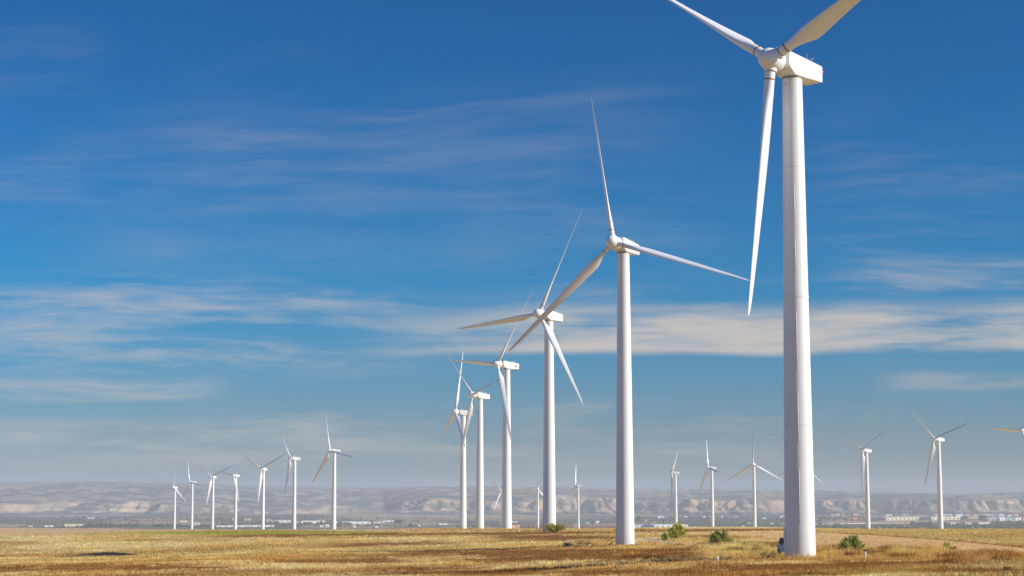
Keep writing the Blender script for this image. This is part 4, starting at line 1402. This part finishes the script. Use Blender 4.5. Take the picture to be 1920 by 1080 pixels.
# ------------------------------------------------------------------ valley trees
def blob_tree(rng, x, y, z, w, h, col, V, Fc, C, tall=False):
    """a crown of several leafy lumps made of small loose faces"""
    n = 16 if tall else 26
    for i in range(n):
        a = rng.random() * 6.283; rr_ = math.sqrt(rng.random()) * w * .42
        t = rng.random()
        zz = z + h * (.18 + .74 * t)
        k = (1 - .75 * t) if tall else (1 - .9 * (t - .35) ** 2 * 2)
        p = np.array([x + rr_ * k * math.cos(a), y + rr_ * k * math.sin(a), zz])
        s = w * (.16 + .12 * rng.random())
        cc = np.array(col) * (.65 + .7 * rng.random())
        b = len(V)
        for q_ in ((0, 0, 1), (1, 0, 0), (-.5, .87, 0), (-.5, -.87, 0), (0, 0, -.9)):
            V.append(p + np.array(q_) * s * (.7 + .6 * rng.random(3)))
            C.append(cc)
        Fc += [(b, b + 1, b + 2), (b, b + 2, b + 3), (b, b + 3, b + 1), (b + 4, b + 2, b + 1), (b + 4, b + 3, b + 2), (b + 4, b + 1, b + 3)]


M_VTREE = attr_mat('valley_foliage', 0.9, 0.4, 0.25)
DG, OG, BG, AG = (.030, .044, .018), (.085, .088, .03), (.12, .085, .045), (.28, .115, .045)
# belts: x0, x1, row, row jitter, height px, count, colour, kind
BELTS = [(168, 262, 987, 1.2, 6.5, 130, DG), (105, 178, 988, .6, 3.0, 70, DG), (290, 345, 986.6, 1, 5, 70, DG), (340, 420, 987, .8, 3.6, 60, DG),
         (55, 130, 983, 2, 4, 60, OG), (0, 330, 975, 5, 4, 260, BG), (330, 660, 972, 4, 3.5, 240, BG), (400, 660, 984, 3.5, 4.5, 260, OG),
         (570, 612, 983.5, .6, 6.5, 26, DG), (640, 900, 986.5, 1.8, 3, 200, OG), (640, 900, 976, 4, 3, 160, BG), (690, 720, 979, 1, 4, 30, DG), (740, 756, 980, .8, 6, 16, DG),
         (860, 960, 986, 2, 4.5, 90, BG), (975, 1075, 987, 2.4, 5.5, 150, AG), (1084, 1160, 989, 3, 3.5, 170, AG), (1080, 1200, 977, 5, 3, 120, BG), (1190, 1480, 977, 5, 3.5, 330, OG), (1190, 1480, 971, 3, 3.2, 240, BG),
         (1290, 1480, 985, 2.5, 4, 170, OG), (1520, 1920, 989, 2.2, 6, 420, OG), (1520, 1700, 986, 1.5, 3.5, 120, BG), (1700, 1770, 984, 2, 6, 90, DG), (1530, 1640, 974, 3, 4, 120, DG), (1640, 1920, 966, 3, 3, 220, BG),
         (1780, 1920, 986, 1.5, 4.5, 150, DG), (1830, 1845, 973, 1.5, 7, 24, DG), (1852, 1920, 981, 2.5, 4.5, 90, OG), (1500, 1920, 962.5, 1.2, 3, 170, BG), (1905, 1920, 986, 1, 7, 14, DG)]
rng = np.random.default_rng(77)
for bi, (x0, x1, row, jit, hp, n, col) in enumerate(BELTS):
    V, Fc, C = [], [], []
    for i in range(int(n * .8)):
        px = x0 + (x1 - x0) * rng.random()
        x, D, z = valley_pt(px, min(row + (rng.random() - .5) * 2 * jit, 990.5))
        h = hp * D / F_PX * (.42 + .5 * rng.random())
        tall = bi == 8
        wd = h * (.35 if tall else 1.0 + .7 * rng.random())
        blob_tree(rng, x, D, z, wd, h, np.array(col) * (.8 + .5 * rng.random()), V, Fc, C, tall)
    o = np_mesh('woodland', V, Fc, M_VTREE, None, np.clip(np.array(C), 0, 1))
    side = 'left' if x1 < 900 else ('middle' if x1 < 1490 else 'right')
    kindw = {DG: 'dark green', OG: 'olive green', BG: 'grey brown', AG: 'reddish brown'}[col]
    tag(o, 'belt of %s trees and scrub on the valley floor, %s part of the photo' % (kindw, side), 'woodland', kind='stuff')


def single_tree(px, row, wpx, hpx, col, label):
    x, D, z = valley_pt(px, row); s = D / F_PX
    root = tag(empty('tree', (x, D, z)), label, 'tree', 'single dark trees in the valley')
    V, Fc, C = [], [], []
    for k in range(4):
        blob_tree(rng, (rng.random() - .5) * wpx * s * .4, (rng.random() - .5) * 4, hpx * s * .05 * k, wpx * s * .75, hpx * s * .9, col, V, Fc, C)
    np_mesh('crown', V, Fc, M_VTREE, root, np.clip(np.array(C), 0, 1))
    bm = bmesh.new(); bm_lathe(bm, [(.5, -2), (.35, hpx * s * .45)], 8); from_bm('trunk', bm, M_TWIG, root)


for t_ in [(748, 981, 13, 6, DG, 'dark tree clump right of the white hall with grey roof'), (770, 987, 9, 5, DG, 'dark round tree left of the small white pump house'), (789, 986.5, 6, 5, DG, 'dark tree just right of the small white pump house'),
           (1194, 975, 9, 7, DG, 'blue-green tree right of the second tower'), (1241, 980, 4, 5, DG, 'lone dark tree above the right half of the long white shed'), (1532, 986.5, 8, 7, DG, 'dark tree at the right edge of the largest tower'),
           (891, 988, 4, 5, DG, 'dark tree left of the fifth large tower'), (265, 986, 4, 6, OG, 'slim tree at the right end of the left tree belt')]:
    single_tree(*t_)

# ------------------------------------------------------------------ haze
bm = bmesh.new()
bm_box(bm, 0, 6500, 20, 26000, 16000, 200)
hz_m = bpy.data.materials.new('haze_air')
hz_m.use_nodes = True
hz_m.node_tree.nodes.clear()
pv_ = hz_m.node_tree.nodes.new('ShaderNodeVolumePrincipled')
pv_.inputs['Color'].default_value = (0.77, 0.84, 0.87, 1)
pv_.inputs['Density'].default_value = 9.8e-5
pv_.inputs['Anisotropy'].default_value = 0.0
ho = hz_m.node_tree.nodes.new('ShaderNodeOutputMaterial')
hz_m.node_tree.links.new(pv_.outputs[0], ho.inputs['Volume'])
hz = from_bm('haze', bm, hz_m)
tag(hz, kind='stuff')
